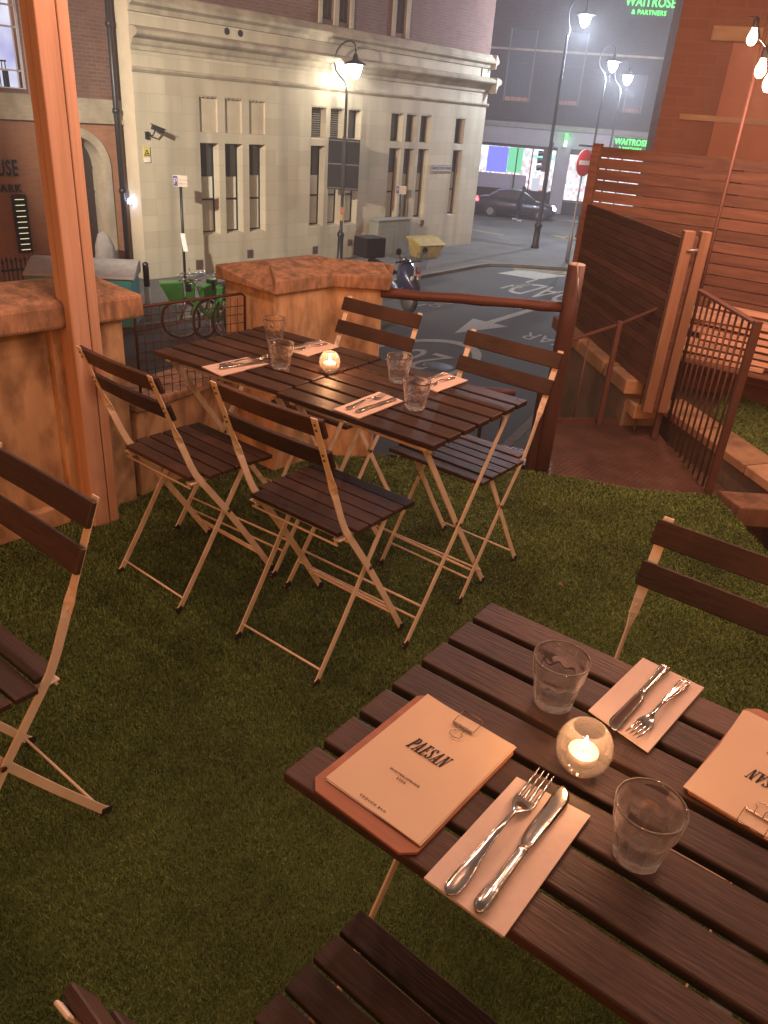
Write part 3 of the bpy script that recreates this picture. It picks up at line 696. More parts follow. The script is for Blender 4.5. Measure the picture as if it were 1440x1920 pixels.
globe_glass = thinglass('candle_globe_glass', (.99, .96, .94), haze=.035)
wax = mat('candle_wax', (.75, .62, .45), .5)
def waxmat():
    m, nt, out = newmat('flame_lit_wax')
    p = node(nt, 'ShaderNodeBsdfPrincipled'); p.inputs['Base Color'].default_value = (.50, .34, .18, 1)
    p.inputs['Emission Color'].default_value = (1, .50, .20, 1); p.inputs['Emission Strength'].default_value = .30  # emission stands in for flame light on the wax
    nt.links.new(p.outputs[0], out.inputs[0]); return m
WX = waxmat(); FL_ = emit('candle_flame', (1, .74, .40), 22)
def make_candle(loc, label, s=1.0, power=.35):
    root = empty('candle_holder', loc, 0, label, 'candle')
    R = .0365 * s
    prof = []
    for i in range(25):
        a = -PI / 2 + .52 + (PI - .52 - .62) * i / 24; prof.append((R * math.cos(a), R * 1.12 * (1 + math.sin(a)) - R * 1.12 * (1 + math.sin(-PI / 2 + .52)) ))
    inn = [(r - .0016, z + .0004) for r, z in reversed(prof)]
    m = MB(); m.lathe([(.0001, 0)] + prof + inn + [(.0001, .004)], 40); m.build('glass_globe', globe_glass, root)
    Z0 = .016
    m = MB(); m.lathe([(.0001, Z0), (.0190, Z0), (.0205, Z0 + .002), (.0210, Z0 + .0165), (.0204, Z0 + .0165), (.0202, Z0 + .0145)], 28); m.build('tealight_cup', mat('tealight_foil', (.7, .68, .62), .3, .9), root)
    m = MB(); m.lathe([(.0001, Z0 + .0148), (.010, Z0 + .0146), (.0200, Z0 + .0152)], 28); m.build('wax_pool', WX, root)
    m = MB(); m.tube([(0, 0, Z0 + .014), (.0005, 0, Z0 + .021)], .0006, 6); m.build('wick', rubber, root)
    m = MB(); m.lathe([(.0001, Z0 + .019), (.0024, Z0 + .022), (.0036, Z0 + .026), (.0032, Z0 + .032), (.0016, Z0 + .038), (.0001, Z0 + .043)], 14); m.build('flame', FL_, root)
    l = bpy.data.lights.new('candle_light', 'POINT'); l.energy = power; l.color = (1, .50, .23); l.shadow_soft_size = .010
    lo = bpy.data.objects.new('candle_light', l); COL.objects.link(lo); lo.parent = root; lo.location = (0, 0, .066)
    return root
make_candle((.300, .800, TT), 'round glass candle holder with a lit tealight on the near table', 1.06, .30)
make_candle((-.222, 2.525, TT), 'round glass candle holder with a lit tealight in the middle of the far tables', .98, .75)

# cutlery and napkins
steel = mat('polished_cutlery', (.58, .55, .51), .13, 1., col2=(.50, .47, .43), scale=40)
napkin_m = mat('paper_napkin', (.68, .57, .49), .9, col2=(.64, .53, .46), scale=30, bump=.15)
def ell(x, hw, th, zc, n=12):
    return [(x, hw * math.copysign(abs(math.cos(2 * PI * k / n)) ** .8, math.cos(2 * PI * k / n)), zc + th * math.copysign(abs(math.sin(2 * PI * k / n)) ** .8, math.sin(2 * PI * k / n))) for k in range(n)]
def smooth_tab(tab, x):
    """Catmull-Rom through the table rows"""
    n = len(tab)
    for i in range(n - 1):
        if tab[i][0] <= x <= tab[i + 1][0] or i == n - 2:
            x0, x1 = tab[i][0], tab[i + 1][0]; t = min(1, max(0, (x - x0) / (x1 - x0))); out_ = []
            for j in range(1, len(tab[0])):
                p0, p1 = tab[i][j], tab[i + 1][j]; h = x1 - x0
                m0 = 0 if i == 0 else (tab[i + 1][j] - tab[i - 1][j]) / (tab[i + 1][0] - tab[i - 1][0]) * h
                m1 = 0 if i == n - 2 else (tab[i + 2][j] - tab[i][j]) / (tab[i + 2][0] - tab[i][0]) * h
                d = p1 - p0
                if d * m0 < 0: m0 = 0
                if d * m1 < 0: m1 = 0
                m0 = max(-3 * abs(d), min(3 * abs(d), m0)); m1 = max(-3 * abs(d), min(3 * abs(d), m1))
                out_.append((2 * t**3 - 3 * t**2 + 1) * p0 + (t**3 - 2 * t**2 + t) * m0 + (-2 * t**3 + 3 * t**2) * p1 + (t**3 - t**2) * m1)
            return out_
def make_fork():
    # x from handle end (0) to tine tips (.19): half width, half thickness, height
    tab = [(0, .0012, .0012, .0035), (.004, .0065, .0016, .0036), (.012, .0088, .0018, .0038), (.030, .0082, .0018, .0045), (.038, .0068, .0017, .0052), (.060, .0048, .0017, .0075), (.095, .0029, .0019, .0110), (.120, .0030, .0019, .0085), (.128, .0062, .0012, .0062), (.136, .0105, .0009, .0045), (.148, .0122, .0008, .0040)]
    m = MB(); m.sweep([ell(.148 * i / 60, *smooth_tab(tab, .148 * i / 60)) for i in range(61)])
    for k in range(4):
        y0 = -.0093 + k * .0062; rings = []
        for i in range(13):
            t = i / 12; x = .145 + .045 * t; w = .0021 * (1 - .45 * t) * (1 if t < .9 else .6); z = .0040 + .0075 * t ** 2
            rings.append([(x, y0 * (1 - .04 * t) + a * w, z + b * .0007) for a, b in ((1, 0), (.5, 1), (-.5, 1), (-1, 0), (-.5, -1), (.5, -1))])
        m.sweep(rings)
    # raised moulding round the handle
    for s in (-1, 1):
        m.tube([(x, s * smooth_tab(tab, x)[0] * .86, smooth_tab(tab, x)[2] + smooth_tab(tab, x)[1] * .75) for x in [.003 + i * .0035 for i in range(24)]], .0008, 6)
    return m.build('fork', steel)
def make_knife():
    tab = [(0, .0012, .0012, .0045), (.003, .0060, .0030, .0045), (.010, .0090, .0042, .0050), (.028, .0086, .0044, .0052), (.034, .0076, .0042, .0052), (.060, .0068, .0042, .0052), (.090, .0062, .0040, .0052), (.094, .0070, .0044, .0052), (.100, .0060, .0032, .0052)]
    m = MB(); m.sweep([ell(.1 * i / 50, *smooth_tab(tab, .1 * i / 50)) for i in range(51)])
    bt = [(.098, .0056, .0022, 0), (.108, .0080, .0010, .0006), (.125, .0092, .0008, .0012), (.170, .0098, .0007, .0006), (.188, .0104, .0006, .0008), (.200, .0078, .0006, .0034), (.206, .0030, .0005, .0055), (.2075, .0006, .0004, .006)]
    R = []
    for i in range(41):
        x = .098 + (.2075 - .098) * i / 40; hw, th, off = smooth_tab(bt, x)
        R.append([(x, off + a * hw, .0050 + b * th) for a, b in ((1, 0), (.6, 1), (-.6, 1), (-1, 0), (-.6, -1), (.6, -1))])
    m.sweep(R)
    for s in (-1, 1):
        m.tube([(x, s * smooth_tab(tab, x)[0] * .62, smooth_tab(tab, x)[2] + smooth_tab(tab, x)[1] * .80) for x in [.004 + i * .0035 for i in range(24)]], .0009, 6)
    return m.build('knife', steel)
f0 = make_fork(); k0 = make_knife(); used = {'f': 0, 'k': 0}
CG = {'f': 'forks laid on the napkins', 'k': 'knives laid on the napkins'}
def place(kind, hx, hy, tx, ty, label, z=TT + .0045, flip=0):
    o = f0 if kind == 'f' else k0
    if used[kind]: o = o.copy(); COL.objects.link(o)
    used[kind] = 1
    L = .19 if kind == 'f' else .2075
    d = Vector((tx - hx, ty - hy)); s = d.length / L
    o.location = (hx, hy, z); o.rotation_euler = (0, 0, math.atan2(d.y, d.x)); o.scale = (s, s, s)
    tag(o, label, 'fork' if kind == 'f' else 'knife', CG[kind])
def napkin(pts, label, thick=.0035):
    c = Vector((sum(p[0] for p in pts) / 4, sum(p[1] for p in pts) / 4)); m = MB()
    n = 10
    def P_(u, v): 
        a = Vector(pts[0]).lerp(Vector(pts[3]), v); b = Vector(pts[1]).lerp(Vector(pts[2]), v); return a.lerp(b, u) - c
    for lay in range(2):
        vs = []; z0 = .0006 + lay * .0019
        for j in range(n + 1):
            for i in range(n + 1):
                q = P_(i / n, j / n * (1 if lay else .985)); w = .0007 * math.sin(6 * i / n + 3 * j / n + lay) + .0012 * max(0, abs(i / n - .5) - .4) * (lay)
                vs.append((q.x, q.y, z0 + .0016 + abs(w)))
        b = len(vs); vs += [(v[0], v[1], z0) for v in vs]
        fs = [(j * (n + 1) + i, j * (n + 1) + i + 1, (j + 1) * (n + 1) + i + 1, (j + 1) * (n + 1) + i) for j in range(n) for i in range(n)]
        fs += [tuple(reversed([q + b for q in f])) for f in fs]
        rim = [i for i in range(n + 1)] + [j * (n + 1) + n for j in range(1, n + 1)] + [n * (n + 1) + i for i in reversed(range(n))] + [j * (n + 1) for j in reversed(range(1, n))]
        fs += [(rim[k], rim[(k + 1) % len(rim)], rim[(k + 1) % len(rim)] + b, rim[k] + b) for k in range(len(rim))]
        m.add(vs, fs)
    o = m.build('napkin', napkin_m, loc=(c.x, c.y, TT)); tag(o, label, 'napkin', 'folded paper napkins on the tables')
napkin([(.080, .602), (.208, .769), (.297, .713), (.167, .537)], 'folded napkin nearest the camera, under a fork and a round tipped knife')
napkin([(.456, 1.058), (.538, .992), (.405, .836), (.335, .915)], 'folded napkin at the far edge of the near table behind the candle')
napkin([(-.639, 2.457), (-.519, 2.603), (-.431, 2.550), (-.556, 2.379)], 'folded napkin at the left front corner of the far tables')
napkin([(-.400, 2.735), (-.297, 2.900), (-.216, 2.835), (-.315, 2.680)], 'folded napkin at the back of the far tables beside the pier')
napkin([(-.173, 2.151), (-.047, 2.344), (.034, 2.275), (-.093, 2.092)], 'folded napkin at the front of the far tables below the right hand tumblers')
napkin([(.070, 2.470), (.169, 2.605), (.250, 2.540), (.140, 2.390)], 'folded napkin at the back right of the far tables behind the tumblers')
place('f', .106, .579, .246, .768, 'fork with reddish reflections on the napkin nearest the camera')
place('k', .138, .560, .274, .750, 'round tipped knife on the napkin nearest the camera')
place('k', .490, 1.036, .357, .872, 'knife with a bright handle on the napkin behind the candle')
place('f', .512, 1.002, .383, .856, 'fork lying tines towards the candle on the upper napkin')
place('f', -.585, 2.475, -.445, 2.605, 'fork on the left front napkin of the far tables')
place('k', -.578, 2.440, -.432, 2.575, 'knife on the left front napkin of the far tables')
place('f', -.262, 2.850, -.375, 2.715, 'fork on the napkin by the stone pier')
place('k', -.290, 2.880, -.400, 2.745, 'knife on the napkin by the stone pier')
place('f', -.135, 2.150, -.020, 2.315, 'fork on the front napkin of the far tables')
place('k', -.105, 2.130, .012, 2.285, 'knife on the front napkin of the far tables')
place('f', .205, 2.555, .105, 2.420, 'fork on the back right napkin of the far tables')
place('k', .180, 2.590, .070, 2.445, 'knife on the back right napkin of the far tables')

# menus on clipboards
board_m = mat('clipboard_wood', (.36, .135, .062), .5, col2=(.24, .088, .044), scale=4, stretch=(1, 9, 1), bump=.15)
paper_m = mat('menu_paper', (.66, .52, .37), .9, col2=(.63, .49, .35), scale=10, bump=.06)
ink = mat('black_ink', (.025, .018, .016), .8)
chrome = mat('clip_steel', (.33, .27, .22), .25, 1.)
def slab_letters(m, txt, h, M, gap=.2, th=.0003):
    """condensed italic slab serif capitals from stroke polygons"""
    sh = .28; x = 0; W = .46
    def quad(pts):
        n = len(pts); q = [(x + px + sh * py, py) for px, py in pts]
        vs = [M @ Vector((a * h, b * h, 0)) for a, b in q] + [M @ Vector((a * h, b * h, th)) for a, b in q]
        m.add(vs, [tuple(reversed(range(n))), tuple(range(n, 2 * n))] + [(i, (i + 1) % n, n + (i + 1) % n, n + i) for i in range(n)])
    def rect(x0, y0, x1, y1): quad([(x0, y0), (x1, y0), (x1, y1), (x0, y1)])
    T = .15; t = .055
    def arc(cx, cy, rx, ry, a0, a1, wx, wy):
        n = 10; o_ = [(cx + rx * math.cos(a0 + (a1 - a0) * i / n), cy + ry * math.sin(a0 + (a1 - a0) * i / n)) for i in range(n + 1)]
        i_ = [(cx + (rx - wx) * math.cos(a0 + (a1 - a0) * i / n), cy + (ry - wy) * math.sin(a0 + (a1 - a0) * i / n)) for i in range(n + 1)]
        for i in range(n): quad([o_[i], o_[i + 1], i_[i + 1], i_[i]])
    for ch in txt:
        w = W
        if ch == 'P':
            rect(.06, 0, .06 + T, 1); rect(0, 0, .30, t); rect(0, 1 - t, .2, 1); rect(.2, 1 - t, .28, 1); rect(.2, .45, .28, .45 + t)
            arc(.26, .725, .20, .275, -PI / 2, PI / 2, T * .9, t)
        elif ch == 'A':
            quad([(.02, 0), (.08, 0), (.26, 1), (.20, 1)]); quad([(.30, 0), (.46, 0), (.30, 1), (.18, 1)]); rect(.10, .26, .38, .26 + t); rect(-.06, 0, .15, t); rect(.24, 0, .52, t); w = .50
        elif ch == 'E':
            rect(.06, 0, .06 + T, 1); rect(0, 0, .42, t); rect(0, 1 - t, .40, 1); rect(.2, .48, .34, .48 + t); rect(.37, 0, .42, .22); rect(.35, .80, .40, 1); rect(.31, .40, .35, .63)
        elif ch == 'S':
            arc(.21, .74, .19, .26, .15, PI, T * .6, t); arc(.21, .74, .19, .26, PI, PI * 1.42, T, .15)
            quad([(.10, .60), (.22, .66), (.38, .34), (.26, .34)])
            arc(.21, .27, .20, .27, -PI, .42, T * .8, t); rect(.36, .74, .40, 1); rect(.005, 0, .045, .27)
        elif ch == 'N':
            rect(.07, 0, .12, 1); rect(.40, 0, .45, 1); quad([(.06, 1), (.22, 1), (.46, 0), (.33, 0)]); rect(-.02, 0, .20, t); rect(-.02, 1 - t, .2, 1); rect(.32, 1 - t, .54, 1); w = .52
        x += w + gap * .28
    return x
def make_menu(loc, rz, label, sheets=((0, 0, 0), (.8, .001, -.001), (-.7, .0015, .001)), clipx=.004):
    """local y up the page; board .172 x .255, page .155 x .225"""
    root = empty('menu_clipboard', loc, rz, label, 'menu')
    c = .016; w = .086; h0 = -.128; h1 = .122
    MB().prism([(-w + c, h0), (w - c, h0), (w, h0 + c), (w, h1 - .01), (w - .01, h1), (-w + .01, h1), (-w, h1 - .01), (-w, h0 + c)], 0, .0045).build('board', board_m, root, .0012)
    for i, (a, dx, dy) in enumerate(sheets):
        W_ = .0775; n = 14; z = .0052 + (len(sheets) - 1 - i) * .0009; vs = []
        Mr = Matrix.Translation((dx + .004, .009 + dy, 0)) @ Matrix.Rotation(rad(a), 4, 'Z')
        for j in range(n + 1):
            for k in range(n + 1):
                x = -W_ + 2 * W_ * k / n; y = -.113 + .226 * j / n
                lift = .0035 * max(0, (abs(x) / W_ - .45)) ** 1.5 * max(0, y / .11) + .0025 * max(0, -y / .113 - .6) * (x / W_ > 0)
                lift += .0006 * math.sin(x * 60 + i) * (j / n)
                vs.append(Mr @ Vector((x, y, z + max(0, lift))))
        b = len(vs); vs += [Vector((v.x, v.y, v.z - .0005)) for v in vs]
        fs = [(j * (n + 1) + k, j * (n + 1) + k + 1, (j + 1) * (n + 1) + k + 1, (j + 1) * (n + 1) + k) for j in range(n) for k in range(n)]
        fs += [tuple(reversed([q + b for q in f])) for f in fs]
        rim = [i_ for i_ in range(n + 1)] + [j * (n + 1) + n for j in range(1, n + 1)] + [n * (n + 1) + i_ for i_ in reversed(range(n))] + [j * (n + 1) for j in reversed(range(1, n))]
        fs += [(rim[k], rim[(k + 1) % len(rim)], rim[(k + 1) % len(rim)] + b, rim[k] + b) for k in range(len(rim))]
        pg = MB().add(vs, fs).build('menu_page', paper_m, root)
        if i == 0: top = pg
    zt = .0052 + 2 * .0009 + .0009
    m = MB(); slab_letters(m, 'PAESAN', .0225, Matrix.Translation((-.032, .0145, zt)) @ Matrix.Diagonal((.84, 1.08, 1, 1)), .2, .0004); m.build('title_lettering', ink, top)
    text_obj('subtitle_lettering', 'WINTER/SPRING', .0052, ink, top, Matrix.Translation((.003, -.034, zt)), ext=.0002, spacing=1.35)
    text_obj('subtitle_lettering', '2020', .0052, ink, top, Matrix.Translation((.003, -.0415, zt)), ext=.0002, spacing=1.5)
    text_obj('footer_lettering', 'CROUCH END', .0050, ink, top, Matrix.Translation((0, -.096, zt)), ext=.0002, spacing=1.45)
    # bulldog clip: folded body hooked over the top edge, wire handle lying on the page
    m = MB(); cy = .104; cx = clipx + .004
    m.bar((cx - .0165, cy - .006, .0100), (cx + .0165, cy - .006, .0100), .0035, .0022); 
    m.tube([(cx - .0175, cy - .0065, .0105), (cx - .0175, cy + .016, .013), (cx - .0175, cy + .0245, .011)], .0006, 6)
    m.tube([(cx + .0175, cy - .0065, .0105), (cx + .0175, cy + .016, .013), (cx + .0175, cy + .0245, .011)], .0006, 6)
    m.tube([(cx - .018, cy + .0245, .0105), (cx + .018, cy + .0245, .0105)], .0013, 8)
    m.build('clip_body', chrome, root)
    m = MB(); pts = [(cx - .0055, cy - .004, .0115), (cx - .0058, cy - .0185, .0105), (cx - .0095, cy - .022, .0104), (cx - .0085, cy - .0285, .0103), (cx, cy - .0315, .0103), (cx + .0085, cy - .0285, .0103), (cx + .0095, cy - .022, .0104), (cx + .0058, cy - .0185, .0105), (cx + .0055, cy - .004, .0115)]
    m.tube(pts, .0006, 8); m.build('clip_handle', chrome, root)
    return root
mang = math.atan2(.090, -.0) 
# page axes measured on the table: bottom-left (-.061,.736), top-left (.081,.921), top-right (.211,.830)
mu = (Vector((.081, .921)) - Vector((-.061, .736))); mrz = math.atan2(mu.y, mu.x) - PI / 2
mc = (Vector((-.061, .736)) + Vector((.211, .830)) + Vector((.081, .921)) + Vector((.067, .636))) / 4
make_menu((mc.x - .002, mc.y - .004, TT), mrz, 'PAESAN menu on a reddish wooden clipboard at the left end of the near table')
mu2 = Vector((.586, .932)) - Vector((.450, .776)); md = math.atan2(mu2.y, mu2.x) + PI / 2
u2 = mu2.normalized(); r2 = Vector((u2.y, -u2.x))
mc2 = Vector((.445, .775)) + u2 * .113 + r2 * .080
make_menu((mc2.x, mc2.y, TT), md, 'second menu clipboard, upside down and cut off by the right edge of the photo', ((0, 0, 0), (2.2, .001, -.002), (-1.6, .0015, .001)), clipx=-.01)
# ------------------------------------------------------------------ street
fdv = Vector((.631, .7758, 0)); fnv = Vector((-.7758, .631, 0))      # along and into the stone facade
FA = Vector((-7.12, 21.81, 0)); fang = math.atan2(fdv.y, fdv.x)
def fp(u, w=0, z=0): return FA + fdv * u + fnv * w + Vector((0, 0, z))
o = MB().sheet([(-90, 2), (90, 2), (90, 160), (-90, 160)], RD - .05).build('ground', asphalt); tag(o, kind='structure')
o = MB().sheet([(-40, 5), (30, 5), (60, 30), (60, 60), (-40, 60)], RD).build('road', asphalt); tag(o, kind='structure')
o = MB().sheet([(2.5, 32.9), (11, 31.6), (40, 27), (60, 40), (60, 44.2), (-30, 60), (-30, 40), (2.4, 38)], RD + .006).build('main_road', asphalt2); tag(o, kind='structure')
# pavement along the facade, turning the corner
kd = Vector((.583, .8125, 0)).normalized()
K0 = Vector((.17, 25.28, 0))
def kp(t, w=0): v = K0 + kd * t + Vector((-kd.y, kd.x, 0)) * w; return (v.x, v.y)
pav = [kp(-22), kp(0), kp(3.4), (2.55, 28.65), (3.1, 29.25), (3.9, 29.55), (6.0, 29.75), (12, 29.3), (20, 28.4), (20, 31), (11.5, 33.3), (6.5, 34.8), (4.6, 35.5), (3.9, 36.8), (3.2, 38.4), (-8, 39), (-24, 22), (-24, 5)]
o = MB().prism(pav, RD - .04, S).build('pavement', paving); tag(o, kind='structure')
ki = [kp(-22), kp(0), kp(3.4), (2.55, 28.65), (3.1, 29.25), (3.9, 29.55), (6.0, 29.75), (12, 29.3), (20, 28.4)]
m = MB()
for i in range(len(ki) - 1): m.bar((ki[i][0], ki[i][1], S - .042), (ki[i + 1][0], ki[i + 1][1], S - .042), .16, .096)
o = m.build('kerb', kerb_m); tag(o, kind='structure')
# near side pavement and the shop side pavement
o = MB().prism([(1.0, 10.2), (1.9, 11.6), (2.6, 13.1), (4.6, 16.2), (8, 21.5), (12, 26), (16, 24), (9, 5), (0, 5)], RD - .04, S).build('pavement', paving); tag(o, kind='structure')
m = MB(); ks = [(1.0, 10.2), (1.9, 11.6), (2.6, 13.1), (4.6, 16.2), (8, 21.5), (12, 26)]
for i in range(len(ks) - 1): m.bar((ks[i][0], ks[i][1], S - .042), (ks[i + 1][0], ks[i + 1][1], S - .042), .16, .096)
o = m.build('kerb', kerb_m); tag(o, kind='structure')
o = MB().prism([(-12, 50.0), (-2, 47.9), (3.5, 46.6), (12, 45.0), (30, 41.6), (30, 50), (-12, 56)], RD - .04, S - .02).build('pavement', paving); tag(o, kind='structure')
for (x, y, r) in ((.9, 16.0, .33), (-2.6, 19.2, .3), (3.4, 22.6, .3)):
    m = MB(); m.lathe([(.0001, .003), (r * .86, .003), (r * .88, .0), (r * .93, 0), (r * .95, .004), (r, .004), (r, -.002)], 28); o = m.build('manhole_cover', mat('cast_iron_cover', (.05, .046, .042), .55, .5, scale=40, bump=.8), loc=(x, y, RD + .002)); tag(o, kind='structure')
m = MB(); m.sheet([(-1.9, 17.0), (-.2, 19.4), (.5, 18.9), (-1.1, 16.5)], RD + .003); o = m.build('tarmac_patch', mat('asphalt_patch', (.040, .039, .037), .85, scale=50, bump=.5, bscale=120)); tag(o, kind='structure')
# painted markings, flat on the road
mk = bpy.data.objects.new('road_markings', None); COL.objects.link(mk); tag(mk, kind='structure'); mk.location = (0, 0, RD + .006)
def mark(name, poly, mt=paint_w): return MB().sheet(poly, 0).build(name, mt, mk)
def mring(name, c, r0, r1, ax, sy, mt=paint_w, a0=0, a1=2 * PI, n=48):
    ux = Vector(ax).normalized(); uy = Vector((-ux.y, ux.x)); vs = []
    for i in range(n + 1):
        a = a0 + (a1 - a0) * i / n
        for r in (r0, r1):
            p = Vector(c) + ux * math.cos(a) * (r * sy if r == r1 else r * sy - (0)) + uy * math.sin(a) * r; vs.append((p.x, p.y, 0))
    return MB().add(vs, [(2 * i, 2 * i + 1, 2 * i + 3, 2 * i + 2) for i in range(n)]).build(name, mt, mk)
rdx = Vector((.56, .83))
mring('speed_roundel', (.36, 16.35), 1.05, 1.22, (.56, .83), 1.75)
# numerals 20 read from the far side
def road_text(txt, size, c, up, sx, sy, name='road_lettering'):
    me = text_mesh(txt, size, ext=0.0, bold=.0); me.materials.clear(); me.materials.append(paint_w)
    o = bpy.data.objects.new(name, me); COL.objects.link(o); o.parent = mk
    a = math.atan2(up[1], up[0]) - PI / 2
    o.matrix_local = Matrix.Translation((c[0], c[1], .0)) @ Matrix.Rotation(a, 4, 'Z') @ Matrix.Diagonal((sx, sy, 1, 1))
    return o
road_text('20', 1.0, (.86, 17.05), (-.56, -.83), 1.15, 2.1, 'roundel_numerals')
road_text('ROAD', 1.0, (5.5, 25.75), (-.56, -.83), 1.05, 3.1)
road_text('ONLY', .5, (1.35, 22.15), (-.83, .56), .95, 1.0)
road_text('ONLY', .5, (4.1, 25.9), (-.83, .56), .95, 1.0)
road_text('CLEAR', .7, (4.2, 19.1), (-.56, -.83), 1.0, 1.5)
q = Vector((1.38, 18.95)); u_ = Vector((.565, .825)); v_ = Vector((.825, -.565))
def ap(a, b): p = q + u_ * a + v_ * b; return (p.x, p.y)
mark('arrow_head', [ap(0, 0), ap(1.75, .56), ap(1.75, -.50)])
mark('arrow_shaft', [ap(1.75, -.10), ap(1.75, .12), ap(5.2, .14), ap(5.2, -.08)])
for (a, b, w) in (((.1, 21.2), (.72, 22.0), .09), ((1.15, 22.6), (1.75, 23.5), .09), ((-.9, 19.9), (-.45, 20.6), .09), ((3.15, 25.2), (3.65, 25.95), .09), ((4.15, 26.6), (4.6, 27.3), .09), ((-3.2, 16.4), (-2.6, 17.3), .09)):
    d = (Vector(b) - Vector(a)).normalized(); s = Vector((d.y, -d.x)) * w / 2; A_ = Vector(a); B_ = Vector(b)
    mark('bay_dash', [tuple(A_ + s), tuple(B_ + s), tuple(B_ - s), tuple(A_ - s)])
mark('stop_patch', [(3.3, 27.9), (4.6, 27.3), (5.9, 28.5), (4.2, 28.95)])
mark('yellow_line', [(3.95, 28.98), (9, 28.9), (9, 28.78), (4.05, 28.86)], paint_y)
mark('yellow_line', [(4.0, 29.26), (9, 29.18), (9, 29.06), (4.0, 29.14)], paint_y)
for a, b in (((7.0, 39.6), (10.5, 36.4)), ((7.0, 39.6), (11.5, 38.5)), ((7.4, 38.9), (10.8, 39.6)), ((2.9, 39.5), (4.6, 38.2))):
    d = (Vector(b) - Vector(a)).normalized(); s = Vector((d.y, -d.x)) * .09; A_ = Vector(a); B_ = Vector(b)
    mark('yellow_box_line', [tuple(A_ + s), tuple(B_ + s), tuple(B_ - s), tuple(A_ - s)], paint_y).location.z = .006

# ------------------------------------------------------------------ stone fronted building
sbld = empty('stone_building', (FA.x, FA.y, S), fang, 'pale ashlar stone building with groups of tall mullioned windows across the street', 'building')
def wall_holes(u0, u1, z0, z1, holes, depth, name, mt, parent):
    us = sorted({u0, u1} | {h[0] for h in holes} | {h[1] for h in holes}); zs = sorted({z0, z1} | {h[2] for h in holes} | {h[3] for h in holes})
    m = MB()
    for i in range(len(us) - 1):
        for j in range(len(zs) - 1):
            cu = (us[i] + us[i + 1]) / 2; cz = (zs[j] + zs[j + 1]) / 2
            if any(h[0] < cu < h[1] and h[2] < cz < h[3] for h in holes): continue
            m.add([(us[i], 0, zs[j]), (us[i + 1], 0, zs[j]), (us[i + 1], 0, zs[j + 1]), (us[i], 0, zs[j + 1])], [(0, 1, 2, 3)])
    for (a, b, c, d) in [h[:4] for h in holes]:
        m.add([(a, 0, c), (a, depth, c), (a, depth, d), (a, 0, d)], [(0, 1, 2, 3)]); m.add([(b, 0, c), (b, 0, d), (b, depth, d), (b, depth, c)], [(0, 1, 2, 3)])
        m.add([(a, 0, c), (b, 0, c), (b, depth * .9, c + .05), (a, depth * .9, c + .05)], [(0, 1, 2, 3)]); m.add([(a, 0, d), (a, depth, d), (b, depth, d), (b, 0, d)], [(0, 1, 2, 3)])
    return m.build(name, mt, parent, dz=-S, fixn=False)
low = []; topw = []
for g in ((1.98, 2.62), (2.84, 3.48), (3.72, 4.35)): low.append((g[0], g[1], -2.03, .41))
for g in ((6.22, 6.86), (7.05, 7.66), (7.87, 8.48)): low.append((g[0], g[1], -2.0, .43)); topw.append((g[0], g[1], .62, 1.55))
for g in ((10.0, 10.63), (10.82, 11.40), (11.62, 12.22)): low.append((g[0], g[1], -1.96, .43)); topw.append((g[0], g[1], .62, 1.55))
low.append((13.74, 14.34, -1.92, .43)); topw.append((13.72, 14.32, .62, 1.55))
blank = [(2.0, 2.61, .68, 1.57), (2.87, 3.47, .68, 1.57), (3.74, 4.34, .68, 1.57)]
wall_holes(0, 15.6, S, 3.7, low + topw + blank, .34, 'wall', stone, sbld)
for (a, b, c, d) in blank: MB().bb(a, b, .07, .30, c, d).build('blind_panel', stone_plain, sbld, dz=-S)
MB().add([(15.6, 0, S), (15.6, 12, S), (15.6, 12, 3.7), (15.6, 0, 3.7)], [(0, 1, 2, 3)]).build('side_wall', stone_plain, sbld, dz=-S, fixn=False); MB().add([(0, 0, S), (0, 3, S), (0, 3, 9), (0, 0, 9)], [(0, 1, 2, 3)]).build('side_wall', stone_plain, sbld, dz=-S, fixn=False)
# scalloped hood over each upper opening
for (a, b, c, d) in topw + blank:
    m = MB(); w = (b - a) / 4
    for k in range(4):
        cx = a + w * (k + .5); vs = [(cx - w / 2, d), (cx + w / 2, d)] + [(cx + w / 2 * math.cos(t), d - .055 * math.sin(t)) for t in (.3, .8, 1.57, 2.3, 2.85)]
        n = len(vs); m.add([(v[0], .006, v[1]) for v in vs] + [(v[0], .10, v[1]) for v in vs], [tuple(range(n)), tuple(reversed(range(n, 2 * n)))] + [(i, (i + 1) % n, n + (i + 1) % n, n + i) for i in range(n)])
    m.build('scalloped_head', stone_trim, sbld, dz=-S)
def window(a, b, c, d, kind, parent=sbld, dep=.26):
    m = MB(); f = .035
    m.bb(a, a + f, dep, dep + .06, c, d); m.bb(b - f, b, dep, dep + .06, c, d); m.bb(a + f, b - f, dep, dep + .06, d - f, d); m.bb(a + f, b - f, dep, dep + .06, c + .04, c + .04 + f)
    if kind == 'low': m.bb(a + f, b - f, dep - .004, dep + .05, c + .92, c + .97)
    w = m.build('window', iron2, parent, dz=-S)
    MB().bb(a + f, b - f, dep + .03, dep + .035, c + .075, d - f).build('pane', glass_dark, w, dz=-S)
    if kind == 'low': MB().bb(a + f + .005, b - f - .02, dep + .012, dep + .02, c + .08, c + 1.55 + random.uniform(-.02, .04)).build('blind', blind, w, dz=-S)
    if kind == 'louvre':
        m = MB()
        for k in range(13): m.bb(a + f, b - f, dep - .03, dep + .01, c + .06 + k * (d - c - .1) / 13, c + .06 + (k + .45) * (d - c - .1) / 13)
        m.build('louvre', mat('louvre_grey', (.22, .21, .18), .7), w, dz=-S)
    return w
for h in low: window(*h, 'low')
for i, h in enumerate(topw): window(*h, 'louvre' if i < 2 else 'top')
